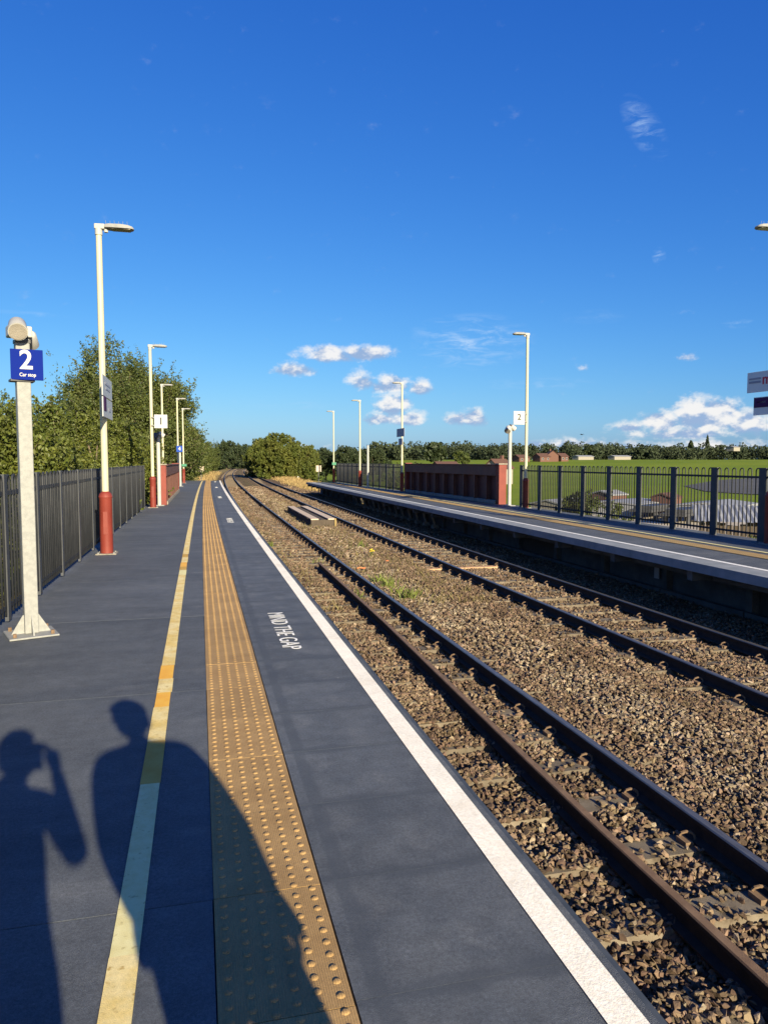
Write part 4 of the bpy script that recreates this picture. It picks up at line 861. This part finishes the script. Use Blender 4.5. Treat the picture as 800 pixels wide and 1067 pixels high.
# ------------------------------------------------------------------ field details, yard, buildings beyond the right fence
def sheet(name, pix, z, mat, label, dz=.05):
    mb = MB(); pts = [G(u, v, z) for (u, v) in pix]; vs = [(p.x, p.y, max(z, gz(p.x, p.y)) + dz) for p in pts]
    mb.add(vs, [tuple(range(len(vs)))]); o = mb.build(name, mat); tag(o, label, kind='structure'); return o
sheet('paved_pad', [(712, 507), (735, 512.5), (780, 515.5), (850, 517), (850, 501), (790, 501.5), (745, 503)], -4.2, 'road', 'dark paved pad lying in the green field', .12)
sheet('yard', [(600, 541), (640, 546), (820, 572), (850, 545), (760, 533), (690, 529), (620, 531)], -4.2, 'yard', 'pale dusty yard below the opposite platform', .10)
def house(name, label, cat, loc, rz, L, W, eave, ridge, wallm, roofm, windows=0, chimney=False, over=.35, roof2=None):
    t = empty(name, loc, rz, label, cat)
    mb = MB(); mb.prism([(-W / 2, -.6), (W / 2, -.6), (W / 2, eave), (0, ridge - .12), (-W / 2, eave)], -L / 2, L / 2, 'x'); mb.build('wall', wallm, t)
    r = empty('roof', (0, 0, 0)); col.objects.unlink(r); 
    k = (ridge - eave) / (W / 2); mb = MB(); e = W / 2 + over; zE = ridge - k * e
    mb.prism([(-e, zE), (0, ridge), (e, zE), (e, zE + .14), (0, ridge + .16), (-e, zE + .14)], -L / 2 - over, L / 2 + over, 'x'); rf = mb.build('roof', roofm, t)
    bpy.data.objects.remove(r)
    if chimney: MB().box((L * .3, .15, ridge + .35), (.7, .7, 1.3)).build('chimney', 'brick', rf)
    for i in range(windows):
        x = -L / 2 + L * (i + .5) / windows; o = MB().box((x, -W / 2 - .02, eave * .55), (1.1, .06, 1.1)).build('window', 'sign_white', t); MB().box((x, -W / 2 - .055, eave * .55), (.92, .02, .92)).build('pane', 'glass', o)
    return t
def hp(u, v, Y): q = atY(u, v, Y); return (q.x, Y, gz(q.x, Y))
def gy(u, v, z=-4.2): q = G(u, v, z); return (q.x, q.y, -4.2)
GB = 'buildings'
h_ = hp(464, 480, 185); house('bungalow', 'bungalow with brown-red tiled roof behind the red parapet at left', 'house', h_, .1, 5.6, 6, 4.2, 5.6, 'brick', 'roof_tile', 3)
h_ = hp(519, 480, 175); t_ = house('house', 'house with red-brown roof and white gable behind the parapet end', 'house', h_, .5, 5.5, 5, 4.2, 6.3, 'render_wall', 'roof_tile', 2, True)
for k, (u, L, ri, lab) in enumerate(((564, 7, 4.2, 'leftmost brick house at the far edge of the field'), (575, 5, 5.6, 'taller brick house with gable at the far edge of the field'), (586, 5, 4.2, 'small brick house right of the taller one across the field'), (545, 7, 3.6, 'low brick house behind the number 2 column across the field'))):
    h_ = hp(u, 480, 360); house('brick_house', lab, 'house', (h_[0], h_[1] + k, h_[2]), .25 + (k == 1) * 1.2, L, 6, ri * .6, ri, 'brick', 'roof_tile', 2, k == 1)
for k, (u, L, lab) in enumerate(((607, 16, 'long white low building at the far edge of the field'), (645, 18, 'second pale low building at the far edge of the field'), (763, 8, 'white house gable among the trees at right'))):
    h_ = hp(u, 480, 400); house('white_building', lab, 'building', (h_[0], h_[1], h_[2] + (6 if k == 2 else 0)), .3, L * .8, 5, 1.9, 2.5, 'render_wall', 'metal_roof', 0)
# yard sheds
q = gy(668, 541); house('grey_shed', 'pale grey metal shed in the yard seen through the opposite fence', 'shed', (q[0] + 2, q[1] + 6, q[2] - .6), .62, 8.5, 6, 1.9, 2.15, 'metal_roof', 'metal_roof', 0, over=.1)
q = gy(752, 545); house('grey_shed', 'grey metal shed in the yard right of the brick store', 'shed', (q[0] + 4, q[1] + 6, q[2] - .6), .62, 9, 6, 1.9, 2.2, 'metal_roof', 'metal_roof', 0, over=.1)
q = gy(633, 532); house('brick_store', 'small red brick store with white roof edge in the yard', 'shed', (q[0], q[1], q[2]), .4, 3.0, 3.0, 1.9, 2.3, 'brick', 'metal_roof', 0, over=.15)
q = gy(697, 538); house('brick_store', 'red brick store between the two grey sheds', 'shed', (q[0] + 1, q[1] + 2, q[2]), .5, 2.6, 2.2, 1.9, 2.3, 'brick', 'roof_tile', 0, over=.1)
q = gy(585, 536); house('white_store', 'low white-roofed store in the yard beside the number 2 column', 'shed', (q[0], q[1], q[2]), .5, 6, 4, 1.2, 1.6, 'render_wall', 'metal_roof', 0, over=.1)
# timber lean-to with corrugated roof, close below the platform
a = atY(776, 533, 21.5); t = empty('lean_to_shed', (a.x, 21.5, gz(a.x, 21.5)), R(-35), 'timber lean-to with corrugated grey roof below the fence at right', 'shed'); zt = a.z - gz(a.x, 21.5)
for k in range(14): MB().box((-1.4 + k * .21, -1.0, (zt - .25) / 2 - .2), (.19, .03, zt - .05 + .15 * math.sin(k))).build('board', 'timber_dark', t)
for k in range(12): MB().box((-1.45 + .11, -.9 + k * .21, (zt - .2) / 2 - .2), (.03, .19, zt - .1)).build('board', 'timber_dark', t)
mb = MB(); vs = []; nn = 66
for k in range(nn + 1):
    x = -1.65 + 3.3 * k / nn; dzz = .014 * math.sin(k * math.pi / 2); vs += [(x, -1.3, zt - .28 + dzz), (x, 1.7, zt + .12 + dzz)]
mb.add(vs, [(2 * k, 2 * k + 2, 2 * k + 3, 2 * k + 1) for k in range(nn)]).build('corrugated_roof', 'metal_roof', t)
# dark stacked trailers and timber in the yard
for k, (u, v, L, lab) in enumerate(((680, 541, 6.5, 'long dark flatbed trailer in front of the left grey shed'), (735, 543, 7.5, 'dark flat stack in front of the right grey shed'), (712, 546, 6, 'low dark trailer in the middle of the yard'))):
    q = gy(u, v); t = empty('flat_trailer', (q[0], q[1], q[2]), .6, lab, 'trailer', 'dark trailers in the yard')
    MB().box((0, 0, 1.0), (L, 2.2, .25)).build('deck', 'dark_metal', t); MB().box((0, 0, 1.3), (L * .8, 1.8, .35)).build('load', 'dark_metal', t)
    for sx in (-.3, .3):
        for sy in (-1, 1): MB().tube([(L * sx, sy * .95, .45), (L * sx, sy * 1.1, .45)], .45, 14).build('wheel', 'dark_metal', t)
# bird
q = atY(606, 453, 75); t = empty('bird', q, .4, 'small dark bird flying above the treeline', 'bird')
mb = MB(); mb.tube([(0, -.16, 0), (0, -.08, .015), (0, .08, .01), (0, .2, 0)], [.015, .04, .035, .006], 8)
for s in (-1, 1): mb.add([(0, -.05, .02), (s * .22, -.06, .10), (s * .42, .02, .05), (s * .2, .07, .085), (0, .06, .02)], [(0, 1, 2, 3, 4)])
mb.build('body', 'bird', t)

# ------------------------------------------------------------------ the photographer and companion (their shadows fall into view)
def skin_body(name, joints, edges, parent, mats, zsplit):
    me = bpy.data.meshes.new(name); keys = list(joints); me.from_pydata([joints[k][0] for k in keys], [(keys.index(a), keys.index(b)) for a, b in edges], [])
    o = bpy.data.objects.new(name, me); link(o, parent); o.modifiers.new('skin', 'SKIN')
    if not me.skin_vertices: bm = bmesh.new(); bm.from_mesh(me); bm.verts.layers.skin.verify(); bm.to_mesh(me); bm.free()
    for i, k in enumerate(keys):
        r = joints[k][1]; me.skin_vertices[0].data[i].radius = r if isinstance(r, tuple) else (r, r); me.skin_vertices[0].data[i].use_root = (k == 'pelvis')
    sb = o.modifiers.new('sub', 'SUBSURF'); sb.levels = 2; sb.render_levels = 2
    dg = bpy.context.evaluated_depsgraph_get(); m2 = bpy.data.meshes.new_from_object(o.evaluated_get(dg)); o.modifiers.clear(); o.data = m2
    m2.materials.clear()
    for m in mats: m2.materials.append(MATS[m])
    for p in m2.polygons: p.use_smooth = True; p.material_index = zsplit(p.center)
    return o
def head(parent, c, hairm, fwd_rz=0.0, long_hair=False):
    mb = MB(); prof_ = [(-.125, .045), (-.11, .062), (-.07, .074), (-.02, .082), (.03, .086), (.075, .078), (.105, .05), (.12, .01)]; n = 16; vs = []
    for (z, r) in prof_:
        for k in range(n):
            t = 2 * math.pi * k / n; x, y = r * .9 * math.cos(t), r * 1.12 * math.sin(t)
            if z < -.03 and y > 0: y += .012
            vs.append((x, y, z))
    fs = [(i * n + k, i * n + (k + 1) % n, (i + 1) * n + (k + 1) % n, (i + 1) * n + k) for i in range(len(prof_) - 1) for k in range(n)] + [tuple(range(n))[::-1], tuple(range((len(prof_) - 1) * n, len(prof_) * n))]
    mb.add(vs, fs); o = mb.build('head', 'skin', parent, c, fwd_rz, smooth=True); o.modifiers.clear(); m = o.modifiers.new('s', 'SUBSURF'); m.levels = 1; m.render_levels = 1
    MB().add([(0, .088, .02), (-.016, .09, -.03), (.016, .09, -.03), (0, .118, -.028)], [(0, 1, 3), (0, 3, 2), (1, 2, 3), (0, 2, 1)]).build('nose', 'skin', o)
    MB().box((0, .091, -.062), (.046, .008, .012)).build('mouth', 'sign_red', o)
    for s in (-1, 1):
        MB().tube([(s * .03, .086, .018), (s * .03, .094, .018)], [.013, .008], 8).build('eye', 'sign_white', o); MB().tube([(s * .03, .094, .018), (s * .03, .0955, .018)], .005, 8).build('pupil', 'sign_black', o)
        MB().tube([(s * .078, -.005, -.025), (s * .09, -.01, .0), (s * .084, -.01, .03)], [.010, .015, .010], 7).build('ear', 'skin', o)
    mb = MB(); vs = []
    prof2 = [(-.07, .088), (-.02, .096), (.03, .101), (.08, .092), (.115, .062), (.135, .015)]
    for (z, r) in prof2:
        for k in range(n):
            t = 2 * math.pi * k / n; x, y = r * .92 * math.cos(t), r * 1.12 * math.sin(t) - .008
            zz = z + (.06 * max(0, math.sin(t)) if z < .04 else 0); y = min(y, .094) if z < .06 else y; vs.append((x, y, zz))
    fs = [(i * n + k, i * n + (k + 1) % n, (i + 1) * n + (k + 1) % n, (i + 1) * n + k) for i in range(len(prof2) - 1) for k in range(n)] + [tuple(range((len(prof2) - 1) * n, len(prof2) * n))]
    mb.add(vs, fs).build('hair', hairm, o, smooth=True)
    return o
def hand(parent, wrist, d, palm_n, curl, side, matn='skin'):
    d = Vector(d).normalized(); nrm = Vector(palm_n).normalized(); lat = d.cross(nrm).normalized() * side; w0 = Vector(wrist); o = MB()
    o.tube([w0 - d * .02, w0 + d * .03, w0 + d * .075, w0 + d * .092], [.026, .036, .040, .034], 10)
    for k, (off, L) in enumerate(((-.028, .072), (-.009, .08), (.010, .075), (.027, .06))):
        p = w0 + d * .085 + lat * off; pts = [p]; dd = d.copy()
        for j in range(3): dd = (dd * math.cos(curl) + nrm * math.sin(curl)).normalized(); p = p + dd * L / 3 * (1.15 - .15 * j); pts.append(p)
        o.tube(pts, [.0095, .009, .0082, .007], 7)
    p = w0 + d * .03 - lat * .032; td_ = (d * .6 - lat * .7 + nrm * .35).normalized(); o.tube([p, p + td_ * .035, p + (td_ + nrm * .5).normalized() * .065], [.013, .0105, .008], 7)
    return o.build('hand', matn, parent, smooth=True)
def person(label, foot, rz, S, arms, topm, wide=1.0, coat=1.0):
    t = empty('person', (foot[0], foot[1], 0), rz, label, 'person')
    J = {'pelvis': ((0, 0, .90 * S), (.165 * wide * coat, .125)), 'waist': ((0, 0, 1.08 * S), (.155 * wide * coat, .125)), 'chest': ((0, -.01, 1.28 * S), (.175 * wide * coat, .13)), 'upper': ((0, -.01, 1.42 * S), (.13 * wide, .10)), 'neck': ((0, .0, 1.50 * S), .062), 'nk2': ((0, .015, 1.56 * S), .062)}
    E = [('pelvis', 'waist'), ('waist', 'chest'), ('chest', 'upper'), ('upper', 'neck'), ('neck', 'nk2')]
    for s, nm in ((-1, 'l'), (1, 'r')):
        J[nm + 'hip'] = ((s * .10 * wide, 0, .84 * S), .105 * wide * (1 + .5 * (coat - 1))); J[nm + 'knee'] = ((s * .11 * wide, .015, .48 * S), .066); J[nm + 'ank'] = ((s * .115 * wide, -.02, .10), .046); J[nm + 'toe'] = ((s * .125 * wide, .12, .045), .042)
        E += [('pelvis', nm + 'hip'), (nm + 'hip', nm + 'knee'), (nm + 'knee', nm + 'ank'), (nm + 'ank', nm + 'toe')]
        sh = (s * .185 * wide, -.01, 1.43 * S); el_, wr = arms[nm]
        J[nm + 'sh'] = (sh, .070 * wide); J[nm + 'el'] = (el_, .050 * wide); J[nm + 'wr'] = (wr, .033)
        E += [('upper', nm + 'sh'), (nm + 'sh', nm + 'el'), (nm + 'el', nm + 'wr')]
    skin_body('body', J, E, t, [topm, 'trousers', 'shoe', 'skin'], lambda c: 2 if c.z < .11 else (1 if c.z < .93 * S and abs(c.x) < .24 else (3 if c.z > 1.53 * S and abs(c.x) < .07 else 0)))
    return t
# photographer: phone at the camera, arms raised
S1 = 1.03; vd = Vector((math.sin(R(YAW)), math.cos(R(YAW)), 0)); ft = -vd * .36 + Vector((.03, 0, 0))
ar = {'r': ((.215, .17, 1.21), (.075, .33, 1.50)), 'l': ((-.28, .16, 1.22), (-.07, .33, 1.50))}
ph = person('person in dark blue jacket holding a phone up, taking the picture', (ft.x, ft.y), R(-YAW), S1, ar, 'jacket')
head(ph, (0, .045, 1.70), 'hair')
for s, nm in ((1, 'r'), (-1, 'l')): hand(ph, ar[nm][1], (-s * .25, .08, 1), (-s * .8, -.2, .1), .55, s)
o = MB().box((0, 0, 0), (.074, .008, .15)).build('phone', 'phone', None, (-vd.x * .02, -vd.y * .02, CAM_H - .055), R(-YAW), bevel=.003); tag(o, 'black phone held up in the photographer hands', 'phone')
S2 = 1.05; rt = Vector((.98, .2, 0)); su = Vector((-.2, .98, 0)); f2 = rt * .53 - su * .13
ar = {'r': ((.265, -.02, 1.18), (.25, .08, .93)), 'l': ((-.265, -.02, 1.18), (-.22, .08, .95))}
p2 = person('person in dark red sweater standing beside the photographer', (f2.x, f2.y), R(11.6), S2, ar, 'sweater', 1.18, 1.34)
head(p2, (0, .03, 1.745), 'hair', R(75))
for s, nm in ((1, 'r'), (-1, 'l')): hand(p2, ar[nm][1], (0, .12, -1), (-s, .1, 0), .3, -s)
